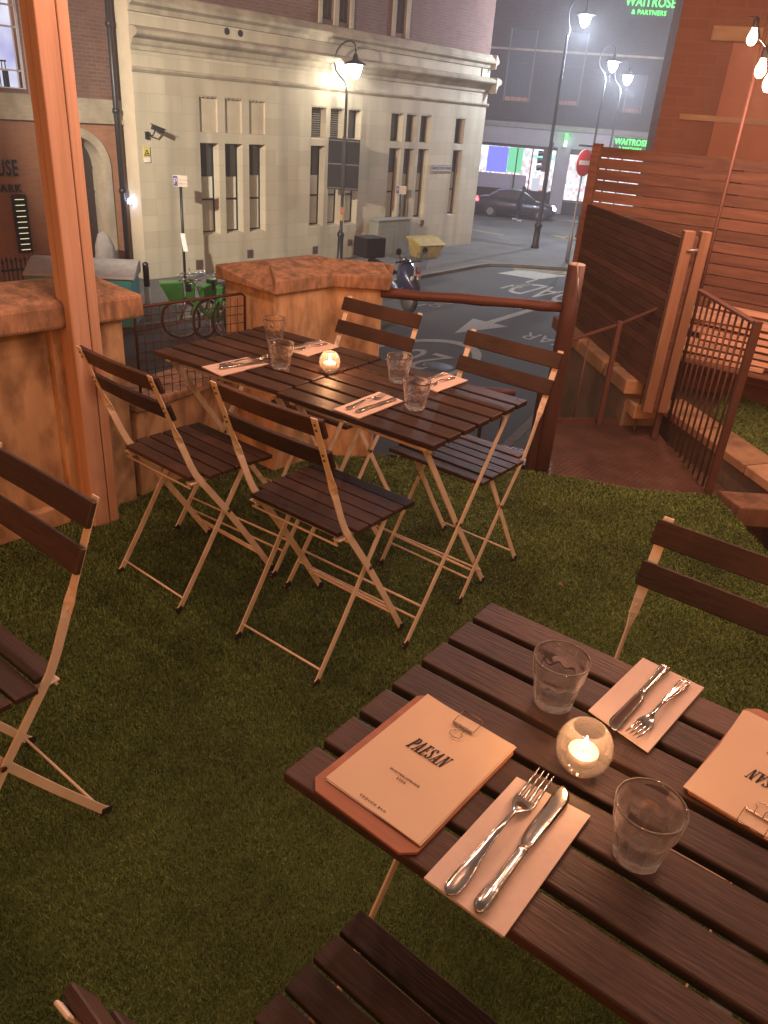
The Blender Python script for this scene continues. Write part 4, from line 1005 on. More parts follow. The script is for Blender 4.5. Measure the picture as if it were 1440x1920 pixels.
def course(z0, z1, prj, name='string_course', mt=stone_trim, prof=None):
    """moulding along the facade from a stepped profile"""
    prof = prof or [(0, z0), (-prj * .4, z0 + .02), (-prj, z0 + (z1 - z0) * .55), (-prj, z1 - .03), (-prj * .2, z1), (0, z1)]
    n = len(prof); rings = []
    for x in (-.02 - 0, 15.6 + prj): rings.append([(x, p[0] - .001, p[1]) for p in prof])
    m = MB(); m.sweep(rings, smooth=False)
    ring2 = [[(15.6 - p[0], -prj + 0, p[1]) for p in prof], [(15.6 - p[0], 12, p[1]) for p in prof]]
    m.sweep(ring2, smooth=False)
    return m.build(name, mt, sbld, dz=-S)
course(1.97, 2.10, .07)
course(2.48, 2.96, .36, 'cornice', prof=[(0, 2.46), (-.04, 2.46), (-.05, 2.55), (-.10, 2.60), (-.14, 2.70), (-.30, 2.76), (-.34, 2.80), (-.34, 2.88), (-.26, 2.93), (-.10, 2.96), (0, 2.98)])
course(3.27, 3.72, .22, 'cornice', prof=[(0, 3.25), (-.05, 3.27), (-.07, 3.38), (-.20, 3.44), (-.22, 3.52), (-.15, 3.60), (-.08, 3.68), (0, 3.72)])
uw = [(6.55, 7.05, 3.85, 5.6), (7.25, 7.75, 3.85, 5.6), (9.9, 10.45, 3.85, 5.6)]
wall_holes(0, 15.5, 3.7, 9.5, uw, .2, 'upper_wall', brick_red, sbld).location.y = .04
for h in uw: 
    w = window(*h, 'top', dep=.12)
MB().bb(6.42, 6.54, -.03, .1, 3.73, 5.7).build('window_surround', stone_trim, sbld, dz=-S); MB().bb(7.76, 7.9, -.03, .1, 3.73, 5.7).build('window_surround', stone_trim, sbld, dz=-S); MB().bb(7.06, 7.24, -.03, .1, 3.73, 5.7).build('window_surround', stone_trim, sbld, dz=-S)
MB().bb(9.75, 9.89, -.03, .1, 3.73, 5.7).build('window_surround', stone_trim, sbld, dz=-S); MB().bb(10.46, 10.6, -.03, .1, 3.73, 5.7).build('window_surround', stone_trim, sbld, dz=-S)
for (u, z, s) in ((1.80, -2.83, .24), (3.72, -2.66, .22), (6.52, -2.74, .22), (8.2, -2.60, .19), (12.2, -2.12, .17)):
    v = MB(); v.bb(u - s / 2, u + s / 2, -.02, .005, z - s * .55, z + s * .55)
    for k in range(5): v.bb(u - s * .42, u + s * .42, -.028, -.0205, z - s * .42 + k * s * .18, z - s * .42 + k * s * .18 + s * .09)
    v.build('air_vent', mat('vent_brown', (.10, .055, .045), .7), sbld, dz=-S)
for u in (2.99, 3.45):
    m = MB(); m.tube([(u, -.012, 3.145), (u, .03, 3.145)], .085, 16); m.build('round_vent', iron2, sbld, dz=-S)
m = MB(); m.bb(15.0, 15.04, -.02, .0, 2.98, 3.25); m.build('slot', iron2, sbld, dz=-S)
# fixtures on the facade
def on_facade(name, u, w, z, label, cat): 
    p = fp(u, w, z); return empty(name, p, fang, label, cat)
sg = on_facade('street_sign', 13.1, -.012, -.34, 'white street name plate reading WESTON PARK on the stone wall', 'street sign')
MB().bb(-.62, .62, -.025, 0, 0, .27).build('plate', mat('sign_plate', (.50, .48, .42), .6), sg, .004)
m = MB(); m.bb(-.60, .60, -.029, -.0255, .02, .032); m.bb(-.60, .60, -.029, -.0255, .238, .25); m.bb(-.60, -.588, -.029, -.0255, .032, .238); m.bb(.588, .60, -.029, -.0255, .032, .238); m.build('border', iron, sg)
text_obj('lettering', 'WESTON PARK', .17, iron, sg, Matrix.Translation((0, -.0275, .075)) @ UP, ext=.002)
cc = on_facade('security_camera', .30, -.03, .36, 'small security camera on a bracket at the left corner of the stone wall', 'security camera')
m = MB(); m.bb(-.05, .05, -.02, .03, .10, .28); m.tube([(0, -.02, .2), (.05, -.18, .2), (.1, -.22, .32)], .02, 8); m.build('bracket', iron, cc)
m = MB(); m.bar((.0, -.22, .40), (.30, -.30, .30), .11, .10); m.build('camera_body', iron2, cc, .01); m = MB(); m.bar((-.02, -.22, .47), (.36, -.31, .35), .14, .015); m.build('hood', iron, cc)
nt_ = on_facade('warning_notice', .25, -.012, -.10, 'yellow and white camera warning notice below the security camera', 'notice')
MB().bb(-.10, .10, -.02, 0, 0, .38).build('plate', mat('notice_yellow', (.62, .50, .14), .6), nt_, .004); MB().bb(-.095, .095, -.024, -.0205, .01, .12).build('white_strip', white_p, nt_)
m = MB()
for (a, b) in (((-.075, .17), (.075, .17)), ((.075, .17), (0, .31)), ((0, .31), (-.075, .17))): m.bar((a[0], -.022, a[1]), (b[0], -.022, b[1]), .006, .016, up=(1, .01, 1))
m.bar((-.02, -.022, .205), (.03, -.022, .225), .006, .03); m.build('warning_triangle', iron, nt_)
# ------------------------------------------------------------------ house on the left
hb = fp(0, .62, S)
hs_ = empty('brick_house', hb, fang, 'reddish brick house with a stone arched doorway at the left edge', 'house')
# front wall with arched opening
uc = -1.40; zc = -.30; Ro = .95; Ri = .74
m = MB(); n = 24
def arcpts(R, off=0): return [(uc - R * math.cos(PI * i / n), zc + R * 1.0 * math.sin(PI * i / n)) for i in range(n + 1)]
op = arcpts(Ri); ZT = 9.
m.add([(-9, 0, S), (uc - Ri, 0, S), (uc - Ri, 0, zc), (-9, 0, zc)], [(0, 1, 2, 3)])
m.add([(uc + Ri, 0, S), (.0, 0, S), (.0, 0, zc), (uc + Ri, 0, zc)], [(0, 1, 2, 3)])
m.add([(-9, 0, zc), (uc - Ri, 0, zc), (uc - Ri, 0, .75), (-9, 0, .75)], [(0, 1, 2, 3)])
m.add([(uc + Ri, 0, zc), (0, 0, zc), (0, 0, .75), (uc + Ri, 0, .75)], [(0, 1, 2, 3)])
for i in range(n): m.add([(op[i][0], 0, op[i][1]), (op[i + 1][0], 0, op[i + 1][1]), (op[i + 1][0], 0, .75), (op[i][0], 0, .75)], [(0, 1, 2, 3)])
m.build('wall', brick_house, hs_, dz=-S, fixn=False)
m = MB(); a = arcpts(Ro); b = arcpts(Ri)
a = [(a[0][0], S)] + a + [(a[-1][0], S)]; b = [(b[0][0], S)] + b + [(b[-1][0], S)]
for i in range(len(a) - 1):
    m.add([(a[i][0], -.04, a[i][1]), (a[i + 1][0], -.04, a[i + 1][1]), (b[i + 1][0], -.04, b[i + 1][1]), (b[i][0], -.04, b[i][1]), (a[i][0], .01, a[i][1]), (a[i + 1][0], .01, a[i + 1][1]), (b[i + 1][0], .6, b[i + 1][1]), (b[i][0], .6, b[i][1])], [(0, 1, 2, 3), (0, 4, 5, 1), (3, 2, 6, 7)])
m.build('arch_surround', stone_trim, hs_, dz=-S, fixn=False)
wood_dk = mat('dark_door', (.045, .032, .028), .5)
d_ = MB().bb(uc - Ri, uc + Ri, .55, .6, S, zc + Ri).build('door', wood_dk, hs_, dz=-S)
m = MB()
for x in (-.55, -.2, .2, .55): m.bb(uc + x - .02, uc + x + .02, .53, .549, S, .3)
m.bb(uc - Ri, uc + Ri, .52, .5285, -.95, -.88); m.bb(uc - Ri, uc + Ri, .52, .5285, -.36, -.30); m.build('door_rail', wood_dk, d_, dz=-S)
fan = emit('door_glass_light', (.85, .75, .55), .8)
for k in range(3): MB().bb(uc - Ri + .005, uc - Ri + .045, .44, .47, -1.62 + k * .42, -1.32 + k * .42).build('lit_pane', fan, d_, dz=-S)
MB().bb(-9, .0, -.10, .05, .752, .86).build('string_course', stone_trim, hs_, dz=-S)
m = MB(); m.prism([(-9, .86), (0, .86), (0, 1.30), (-9, 1.30)], -.05, .05, M=Matrix.Rotation(PI / 2, 4, 'X')); m.build('stone_band', stone_trim, hs_, dz=-S)
wl = (-3.30, -2.42, 1.36, 3.6)
wall_holes(-9, 0, 1.30, 9.5, [wl], .15, 'upper_wall', brick_red, hs_)
MB().bb(wl[1] + .005, wl[1] + .25, -.04, .05, 1.31, 3.8).build('window_surround', stone_trim, hs_, dz=-S); MB().bb(wl[0] - .35, wl[0] - .005, -.04, .05, 1.31, 3.8).build('window_surround', stone_trim, hs_, dz=-S)
lw_ = MB(); lw_.bb(wl[0], wl[1], .10, .14, wl[2], wl[2] + .06); lw_.bb(wl[0], wl[0] + .05, .10, .14, wl[2] + .06, wl[3]); lw_.bb(wl[1] - .05, wl[1], .10, .14, wl[2] + .06, wl[3])
for z in (1.75, 2.62, 3.04): lw_.bb(wl[0] + .05, wl[1] - .05, .10, .138, z, z + .04)
lw_.bb(-2.58, -2.555, .10, .138, 1.42, 3.6)
wf = lw_.build('window', mat('white_sash', (.62, .62, .68), .5), hs_, dz=-S)
m, nt, out = newmat('lit_room')
e = node(nt, 'ShaderNodeEmission'); tc = node(nt, 'ShaderNodeTexCoord'); nz = node(nt, 'ShaderNodeTexNoise'); nz.inputs['Scale'].default_value = 1.2
nt.links.new(tc.outputs['Object'], nz.inputs['Vector']); cr = node(nt, 'ShaderNodeValToRGB'); cr.color_ramp.elements[0].color = (.42, .42, .78, 1); cr.color_ramp.elements[1].color = (.85, .86, 1, 1); cr.color_ramp.elements[0].position = .3; cr.color_ramp.elements[1].position = .6
nt.links.new(nz.outputs[0], cr.inputs[0]); nt.links.new(cr.outputs[0], e.inputs[0]); e.inputs[1].default_value = .42; nt.links.new(e.outputs[0], out.inputs[0])
MB().bb(wl[0], wl[1], .45, .46, wl[2] - .2, wl[3]).build('lit_room', m, wf, dz=-S)
m = MB()
for k in range(5): m.tube([(-3.05 + .08 * k, .35, 1.40), (-3.05 + .08 * k, .35, 1.95)], .012, 6)
m.tube([(-3.1, .35, 1.95), (-2.7, .35, 1.95)], .02, 6); m.bb(-2.78, -2.70, .30, .4, 1.4, 1.78)
m.build('chair_back', iron2, wf, dz=-S)
lt = empty('wall_lettering', fp(-3.55, .60, -.80), fang, 'dark letters ending USE and PARK on the brick house wall', 'lettering')
text_obj('lettering', 'HOUSE', .50, iron, lt, Matrix.Translation((.60, -.012, .34)) @ UP @ Matrix.Diagonal((.56, 1, 1, 1)), ext=.01, align='RIGHT', bold=.008, spacing=1.15)
text_obj('lettering', 'PARK', .235, iron, lt, Matrix.Translation((.62, -.012, -.02)) @ UP, ext=.01, align='RIGHT', bold=.006, spacing=1.2)
db = empty('opening_hours_board', fp(-3.03, .58, -2.24), fang, 'tall dark board with ten pale strips on the brick wall', 'board')
MB().bb(-.19, .17, -.04, 0, 0, 1.36).build('board_panel', iron2, db, .006)
for k in range(10): MB().bb(-.12, .11, -.046, -.0405, .07 + k * .13, .085 + k * .13).build('strip', emit('strip_glow', (.80, .72, .42), .55), db)
# drainpipe and blue lamp between house and stone building
dp = empty('drainpipe', fp(-.22, .50, S), fang, 'black iron drainpipe in the recess left of the stone building', 'drainpipe')
m = MB(); m.tube([(0, 0, 0), (0, 0, 9.0)], .075, 12); m.build('pipe', iron, dp)
m = MB()
for z in (.3, 2.2, 4.1, 6.0): m.lathe([(.085, z), (.10, z + .01), (.10, z + .11), (.085, z + .12)], 12)
m.build('collar', iron, dp)
al = empty('alarm_light', fp(-.12, .36, -1.15), fang, 'small blue white light beside the drainpipe', 'light')
m = MB(); m.lathe([(.0001, 0), (.05, .01), (.06, .08), (.03, .13), (.0001, .14)], 14); m.build('lens', emit('blue_glow', (.45, .60, 1), 14), al)
# white bundled sheet and railings, bin
rl = empty('iron_railings', fp(-4.4, -1.1, S), fang, 'black spiked iron railings in front of the brick house', 'railings')
m = MB(); random.seed(3)
for k in range(20):
    x = k * .105; h = .98 + .04 * (k % 2); m.tube([(x, 0, 0), (x, 0, h)], .018, 6); m.tube([(x, 0, h), (x, 0, h + .13)], [.034, .003], 6)
m.build('railing_bars', iron, rl); m = MB(); m.bb(-.05, 2.05, -.02, .02, .80, .84); m.bb(-.05, 2.05, -.02, .02, .1, .14); m.build('railing_rail', iron, rl)
wb = empty('low_white_wall', fp(-4.6, -.7, S), fang, 'pale low wall behind the iron railings', 'wall'); MB().bb(0, 3.4, 0, .3, 0, .42).build('wall_body', mat('pale_render', (.45, .42, .38), .8), wb)
bn = empty('large_bin', (-6.62, 16.75, S), rad(10), 'large teal street bin with a grey lid beyond the terrace wall', 'bin')
teal = mat('teal_plastic', (.03, .30, .32), .5, col2=(.022, .23, .25), scale=3)
MB().bb(-1.25, .88, -.45, .45, .08, 1.10).build('bin_body', teal, bn, .03)
m = MB(); m.sweep([[(x, -.50, 1.105), (x, -.47, 1.16), (x, .2, 1.36), (x, .48, 1.36), (x, .50, 1.105)] for x in (-1.3, .93)], smooth=False); m.build('lid', mat('bin_lid_grey', (.34, .31, .30), .6), bn, .02)
for x in (-1.0, .65):
    m = MB(); m.tube([(x, -.42, .07), (x, -.36, .07)], .07, 14); m.build('wheel', rubber, bn)
sk = empty('white_sack', fp(-1.35, -.25, S), fang, 'white sack slumped against the doorway behind the timber post', 'sack')
m = MB(); m.lathe([(.0001, 0), (.30, .02), (.26, .25), (.28, .65), (.22, 1.05), (.12, 1.34), (.0001, 1.40)], 22, fn=lambda r, z, a: r * (1 + .12 * math.sin(3 * a + z * 4) + .05 * math.sin(9 * a)))
m.build('sack_cloth', mat('sack_white', (.30, .28, .26), .9, scale=6, bump=.8, bscale=9), sk)

# ------------------------------------------------------------------ lamps, signs, street furniture
lamp_glow = emit('lamp_glass', (.86, .93, 1.0), 11)
def make_lamp(loc, H, label, rz=0, power=420, swan=.45, board=False, s=1.0, sh=0., th=1., col=(1.0, .90, .74)):
    root = empty('street_lamp', loc, rz, label, 'street lamp', 'swan neck street lamps')
    m = MB(); hz = H - 1.36 * s
    m.lathe([(.0001, 0), (.125, 0), (.125, .12), (.10, .16), (.095, .80), (.12, .86), (.12, .95), (.075, 1.0), (.052, 1.10), (.046, hz * .6), (.042, hz), (.050, hz + .02), (.050, hz + .06), (.034, hz + .08)], 16); o = m.build('column', iron, root); o.scale = (th, th, 1)
    ctl = [(0, -1.32), (-.02, -1.2), (-.1, -1.06), (-.24, -.94), (-.36, -.80), (-.41, -.60), (-.39, -.42), (-.33, -.26), (-.22, -.12), (-.08, -.03), (.06, 0), (.16, -.05), (.21, -.14), (.22, -.28)]
    m = MB(); m.tube([(a * s + sh * min(1, (b + 1.32) / .55), 0, H + b * s) for a, b in ctl], .027, 10); m.build('swan_neck', iron, root)
    lx = .22 * s + sh; lz = H - .24 * s
    m = MB(); m.tube([(lx, 0, lz + .02), (lx, 0, lz - .12)], .03, 8); m.lathe([(.03, -.08), (.07, -.12), (.10, -.25), (.34, -.33), (.36, -.37), (.0001, -.36)], 20, (lx, 0, lz)); m.build('lantern_hood', iron, root)
    m = MB(); m.lathe([(.23, -.372), (.19, -.56), (.11, -.72), (.0001, -.78)], 18, (lx, 0, lz)); m.build('lantern_glass', lamp_glow, root)
    l = bpy.data.lights.new('lamp_light', 'POINT'); l.energy = power; l.color = col; l.shadow_soft_size = .12
    lo = bpy.data.objects.new('lamp_light', l); COL.objects.link(lo); lo.parent = root; lo.location = (lx, -.25, lz - .92)
    return root
make_lamp((-2.17, 27.0, S), 6.45, 'lit swan neck street lamp nearest us in front of the stone building', rad(5), 60)
make_lamp((5.46, 34.12, S), 8.95, 'tall lit street lamp at the corner of the street, its base on the pavement corner', rad(0), 1100, sh=.34, th=1.35, col=(.72, .82, 1))
make_lamp((8.1, 38.6, S), 7.85, 'distant lit street lamp, left of the two small ones before the shop building', rad(0), 700, s=1., col=(.72, .82, 1))
make_lamp((9.3, 40.6, S), 7.5, 'distant lit street lamp, right and lower of the two small ones before the shop building', rad(0), 500, s=1., col=(.72, .82, 1))
fl_ = make_lamp((-8.0, 9.5, S), 8.0, 'unseen street lamp added beyond the left edge to brighten the stone building', rad(70), 5)
for c_ in fl_.children:
    if c_.type == 'LIGHT':
        l = bpy.data.lights.new('added_flood', 'SPOT'); l.energy = 6600; l.color = (1, .92, .78); l.spot_size = rad(58); l.spot_blend = .9; l.shadow_soft_size = .15; c_.data = l  # spot aimed at the facade, added out of view to brighten it
        lp = Vector((-8.0, 9.5, S)) + Vector((.08, .2, 6.9)); q_ = (Vector((-2.4, 27.2, -.6)) - lp).to_track_quat('-Z', 'Y'); c_.parent = None; c_.location = lp; c_.rotation_euler = q_.to_euler()
        c_.parent = fl_; bpy.context.view_layer.update(); c_.matrix_parent_inverse = fl_.matrix_world.inverted()
sbk = empty('sign_back', (-2.17 + .0, 26.92, -.93), rad(3), 'large dark back of a road sign fixed to the nearest lamp column', 'road sign')
MB().bb(-.50, .50, -.02, .02, .12, 1.62).build('panel', iron2, sbk, .01)
for z in (.15, .86, 1.54): MB().bb(-.49, .49, -.045, -.021, z, z + .035).build('fixing_rail', mat('rail_grey', (.10, .10, .105), .5, .5), sbk)
MB().bb(-.06, .06, -.075, -.046, 0, 1.68).build('backing_strap', iron, sbk)
stk = empty('pole_stickers', (-2.17, 26.93, -1.75), 0, 'small orange and yellow stickers on the nearest lamp column', 'stickers')
MB().bb(-.05, .06, -.02, 0, .22, .42).build('sticker', mat('sticker_orange', (.45, .12, .06), .6), stk); MB().bb(-.055, .05, -.02, 0, 0, .2).build('sticker', mat('sticker_yellow', (.42, .27, .06), .6), stk)
def pole_sign(loc, H, label, text=True, s=1.):
    root = empty('parking_sign', loc, rad(40), label, 'parking sign', 'parking signs on thin black poles')
    m = MB(); m.tube([(0, 0, 0), (0, 0, H)], .038, 12); m.build('pole', iron, root)
    MB().bb(-.26 * s, .26 * s, -.065, -.045, H - .26, H + .02).build('plate', mat('sign_cream', (.52, .44, .36), .6), root, .005)
    m = MB(); m.bb(-.25 * s, -.10 * s, -.069, -.0655, H - .24, H); m.build('blue_panel', mat('sign_blue', (.035, .04, .16), .6), root)
    text_obj('lettering', 'P', .2, mat('sign_p_cream', (.45, .40, .36), .6), root, Matrix.Translation((-.175 * s, -.071, H - .19)) @ UP, ext=.001)
    text_obj('lettering', 'Resident permit', .062, mat('sign_red_text', (.30, .07, .05), .6), root, Matrix.Translation((.06, -.068, H - .10)) @ UP @ Matrix.Diagonal((s, s, 1, 1)), ext=.001); text_obj('lettering', 'holders only', .062, MATS['sign_red_text'], root, Matrix.Translation((.06, -.068, H - .19)) @ UP @ Matrix.Diagonal((s, s, 1, 1)), ext=.001)
    return root
p_ = pole_sign((-6.05, 21.85, S), 2.75, 'black pole with a small parking plate and taped paper left of the first window group', s=.72); p_.rotation_euler.z = rad(12)
m = MB(); m.sweep([[(x - .03 + .05 * math.sin(z * 3), -.05 - .01, z) for x in (0, .12)] + [(x - .03 + .05 * math.sin(z * 3), -.045, z) for x in (.12, 0)] for z in (.85, 1.0, 1.15, 1.32)], smooth=False); m.build('taped_paper', white_p, p_)
p2_ = pole_sign((-.30, 30.0, S), 2.3, 'black pole with a small parking plate between the cabinet and the yellow grit bin', s=.72); p2_.rotation_euler.z = rad(0)
ne = empty('no_entry_sign', (6.26, 31.0, S), 0, 'round red no entry sign with white bar on a grey post', 'road sign')
m = MB(); m.lathe([(.0001, 0), (.085, 0), (.08, 1.0), (.062, 1.05), (.040, 1.12), (.038, 3.6), (.0001, 3.6)], 14); m.build('post', grey_metal, ne)
Mn = Matrix.Translation((0, -.06, 3.50)) @ Matrix.Rotation(rad(40), 4, 'Z') @ Matrix.Rotation(PI / 2, 4, 'X')
def disc(r, z0, z1, mt, nm):
    m = MB(); n = 36; m.prism([(r * math.cos(2 * PI * k / n), r * math.sin(2 * PI * k / n)) for k in range(n)], z0, z1, M=Mn); m.build(nm, mt, ne)
disc(.46, 0, .012, mat('sign_rim_white', (.62, .60, .58), .5), 'rim'); disc(.435, .013, .020, mat('sign_red', (.52, .035, .035), .4), 'disc')
MB().box((0, 0, .026), (.62, .15, .008), M=Mn).build('white_bar', MATS['sign_rim_white'], ne)
MB().bb(-.28, .28, -.05, .05, 4.02, 4.09).build('sign_lamp', iron2, ne)
l = bpy.data.lights.new('sign_light', 'POINT'); l.energy = 14; l.shadow_soft_size = .05; lo = bpy.data.objects.new('sign_light', l); COL.objects.link(lo); lo.parent = ne; lo.location = (-.25, -.75, 4.0)
MB().bb(.30, .50, .1, .3, 2.1, 3.3).build('camera_box', iron, ne, .01)
tl = empty('traffic_light', (6.6, 42.3, S), rad(-10), 'traffic light on a dark pole in front of the shop window', 'traffic light')
m = MB(); m.tube([(.25, 0, 0), (.25, 0, 3.9)], .06, 10); m.build('pole', iron, tl)
MB().bb(-.13, .13, -.1, .12, 2.55, 3.55).build('signal_head', iron, tl, .01)
m = MB()
for k in range(3): m.tube([(-.14, -.05, 2.72 + k * .33), (-.36, -.08, 2.70 + k * .33)], [.11, .13], 12, cap=False)
m.build('visor', iron, tl); MB().bb(-.1, .25, -.02, .02, 3.2, 3.26).build('bracket', iron, tl)
cb = empty('utility_cabinet', fp(9.05, -.55, S), fang, 'grey green utility cabinet against the stone wall', 'cabinet')
cabm = mat('cabinet_grey', (.26, .27, .23), .6, stain=(.18, .18, .15))
MB().bb(0, 1.75, 0, .45, 0, 1.22).build('cabinet_body', cabm, cb, .015); MB().bb(-.04, 1.79, -.04, .49, 1.225, 1.27).build('cabinet_top', cabm, cb, .01)
for x in (.06, .90): MB().bb(x, x + .79, -.015, -.002, .08, 1.16).build('door', cabm, cb, .004)
gb = empty('grit_bin', fp(10.95, -1.25, S), fang + rad(-12), 'yellow plastic grit bin with a sloping lid on the pavement', 'grit bin')
ym = mat('grit_yellow', (.40, .30, .07), .6, col2=(.28, .20, .05), scale=4)
m = MB(); m.sweep([[(-.48, -.24, 0), (.48, -.24, 0), (.48, .3, 0), (-.48, .3, 0)], [(-.64, -.40, .62), (.64, -.40, .62), (.64, .42, .86), (-.64, .42, .86)]], smooth=False); m.build('bin_body', ym, gb, .03)
m = MB(); m.sweep([[(x, -.47, .625), (x, -.46, .68), (x, .1, .95), (x, .46, .97), (x, .48, .87)] for x in (-.69, .69)], smooth=False); m.build('lid', ym, gb, .03)
gb.scale = (.92, .9, .72)
bd = empty('bollard', (-5.75, 17.6, S), 0, 'slim white bollard with a black top left of the green hire bicycles', 'bollard')
m = MB(); m.tube([(0, 0, 0), (0, 0, .75)], .065, 14); m.build('shaft', white_p, bd); m = MB(); m.tube([(0, 0, .75), (0, 0, 1.25), (0, 0, 1.28)], [.067, .067, .03], 14); m.build('black_top', iron, bd)
ab = empty('pavement_board', (7.2, 31.4, S), rad(20), 'yellowish wooden pavement board beside the no entry post', 'board')
m = MB(); m.bar((0, -.25, .0), (0, 0, 1.15), .62, .03, up=(0, 1, 0)); m.build('board_panel', timber, ab, .006); m = MB(); m.bar((0, .25, .0), (0, .02, 1.15), .62, .03, up=(0, 1, 0)); m.build('board_panel', timber, ab, .006)

# hire bicycles
bike_green = mat('hire_bike_green', (.05, .29, .06), .4, col2=(.04, .22, .045), scale=3, coat=.3)
silver = mat('bike_silver', (.45, .46, .44), .3, .8)
def make_bike(big=False):
    root = bpy.data.objects.new('hire_bicycle', None); COL.objects.link(root)
    def wheel(x):
        m = MB(); m.tube([(x + .33 * math.cos(2 * PI * k / 36), 0, .35 + .33 * math.sin(2 * PI * k / 36)) for k in range(36)], .022, 8, close=True); w = m.build('wheel', rubber, root)
        m = MB(); m.tube([(x + .30 * math.cos(2 * PI * k / 36), 0, .35 + .30 * math.sin(2 * PI * k / 36)) for k in range(36)], .009, 6, close=True)
        for k in range(14): a = 2 * PI * k / 14; m.tube([(x, .02 * (-1) ** k, .35), (x + .3 * math.cos(a), 0, .35 + .3 * math.sin(a))], .0022, 4)
        m.tube([(x, -.05, .35), (x, .05, .35)], .03, 10); m.build('rim', silver, w)
    wheel(0); wheel(1.08)
    m = MB(); m.tube([(0, 0, .35), (-.0, .0, .35)], .01, 4) if False else None
    m.tube([(.20, 0, 1.0), (.13, 0, .80), (.0, .05, .36)], .018, 8); m.tube([(.13, 0, .80), (.0, -.05, .36)], .018, 8)
    m.build('front_fork', silver, root)
    m = MB(); m.tube([(.15, 0, .84), (.38, 0, .52), (.60, 0, .33), (.72, 0, .40)], [.035, .045, .045, .035], 10); m.tube([(.60, 0, .33), (.74, 0, .80)], .028, 10); m.tube([(.60, 0, .33), (1.08, .05, .35)], .018, 8); m.tube([(.72, 0, .70), (1.08, .05, .35)], .015, 8); m.build('frame', bike_green, root)
    m = MB(); m.sweep([[(x + .385 * math.cos(a), -.035, .35 + .385 * math.sin(a)), (x + .385 * math.cos(a), .035, .35 + .385 * math.sin(a)), (x + .375 * math.cos(a), .03, .35 + .375 * math.sin(a)), (x + .375 * math.cos(a), -.03, .35 + .375 * math.sin(a))] for x in (1.08,) for a in [rad(20 + 16 * i) for i in range(10)]]); m.build('mudguard', bike_green, root)
    m = MB(); m.sweep([[(.385 * math.cos(a), -.035, .35 + .385 * math.sin(a)), (.385 * math.cos(a), .035, .35 + .385 * math.sin(a)), (.375 * math.cos(a), .03, .35 + .375 * math.sin(a)), (.375 * math.cos(a), -.03, .35 + .375 * math.sin(a))] for a in [rad(50 + 14 * i) for i in range(9)]]); m.build('mudguard', bike_green, root)
    m = MB(); m.tube([(.74, 0, .80), (.77, 0, .95)], .014, 8); m.sweep([[(.62, -.02, .97), (.62, .02, .97), (.62, .02, .99), (.62, -.02, .99)], [(.85, -.09, .97), (.85, .09, .97), (.85, .09, 1.01), (.85, -.09, 1.01)], [(.90, -.07, .99), (.90, .07, .99), (.90, .07, 1.02), (.90, -.07, 1.02)]]); m.build('saddle', rubber, root)
    m = MB(); m.tube([(.34, -.30, 1.10), (.22, -.24, 1.09), (.19, 0, 1.02), (.22, .24, 1.09), (.34, .30, 1.10)], .014, 8); m.tube([(.19, -.1, 1.04), (.16, -.14, 1.14)], .02, 6); m.tube([(.19, .12, 1.04), (.2, .2, 1.2)], .010, 6); m.tube([(.22, -.24, 1.09), (.06, -.26, 1.10), (-.02, -.20, 1.06)], .012, 6); m.tube([(.22, .24, 1.09), (.06, .26, 1.10), (-.02, .20, 1.06)], .012, 6); m.tube([(.30, -.30, 1.10), (.24, -.34, 1.04), (.12, -.33, 1.04)], .009, 6); m.tube([(.30, .30, 1.10), (.24, .34, 1.04), (.12, .33, 1.04)], .009, 6); m.build('handlebar', silver, root)
    m = MB(); m.sweep([[(.10, -.05, .70), (.24, -.05, .66), (.24, .05, .66), (.10, .05, .70)], [(.14, -.06, 1.04), (.28, -.06, 1.0), (.28, .06, 1.0), (.14, .06, 1.04)]], smooth=False); m.build('head_cover', bike_green, root, .015)
    m = MB(); m.sweep(([[(-.16, -.08, .64), (.08, -.08, .72), (.08, .08, .72), (-.16, .08, .64)], [(-.34, -.15, 1.0), (.06, -.11, 1.02), (.06, .11, 1.02), (-.34, .15, 1.0)]] if big else [[(-.08, -.06, .72), (.10, -.07, .72), (.10, .07, .72), (-.08, .06, .72)], [(-.14, -.08, .92), (.10, -.08, .96), (.10, .08, .96), (-.14, .08, .92)]]), smooth=False); m.build('front_basket', bike_green, root, .02)
    m = MB(); m.bb(.10, .20, -.06, .06, .84, 1.02); m.build('lamp_box', iron, root, .01)
    MB().bb(1.28, 1.44, -.10, .10, .55, .72).build('rear_plate', mat('bike_yellow', (.5, .32, .05), .5), root, .01)
    m = MB(); m.tube([(.52, .06, .33), (.52, .12, .02), (.42, .14, .02)], .008, 6); m.tube([(.6, -.10, .33), (.66, -.1, .2), (.7, -.14, .2)], .012, 6); m.build('stand', silver, root)
    return root
bk = [((-4.70, 16.50), 20, 'green hire bicycle with a large basket, first and leftmost of the parked row'),
      ((-4.22, 16.75), 62, 'green hire bicycle, second from the left in the parked row'),
      ((-3.86, 16.95), 64, 'green hire bicycle, third from the left in the parked row'),
      ((-3.50, 17.15), 60, 'green hire bicycle, fourth from the left in the parked row'),
      ((-3.32, 17.35), 48, 'green hire bicycle, rightmost of the parked row, half behind the stone pier')]
b0 = None
for (xy, rz, lab) in bk:
    b = make_bike(big=True) if xy == bk[0][0] else (make_bike() if b0 is None else dup(b0))
    if b0 is None and xy != bk[0][0]: b0 = b
    b.location = (xy[0], xy[1], RD + .01); b.rotation_euler.z = rad(rz); b.scale = (1.22,) * 3
    tag(b, lab, 'bicycle', 'green hire bicycles parked beyond the mesh panel')

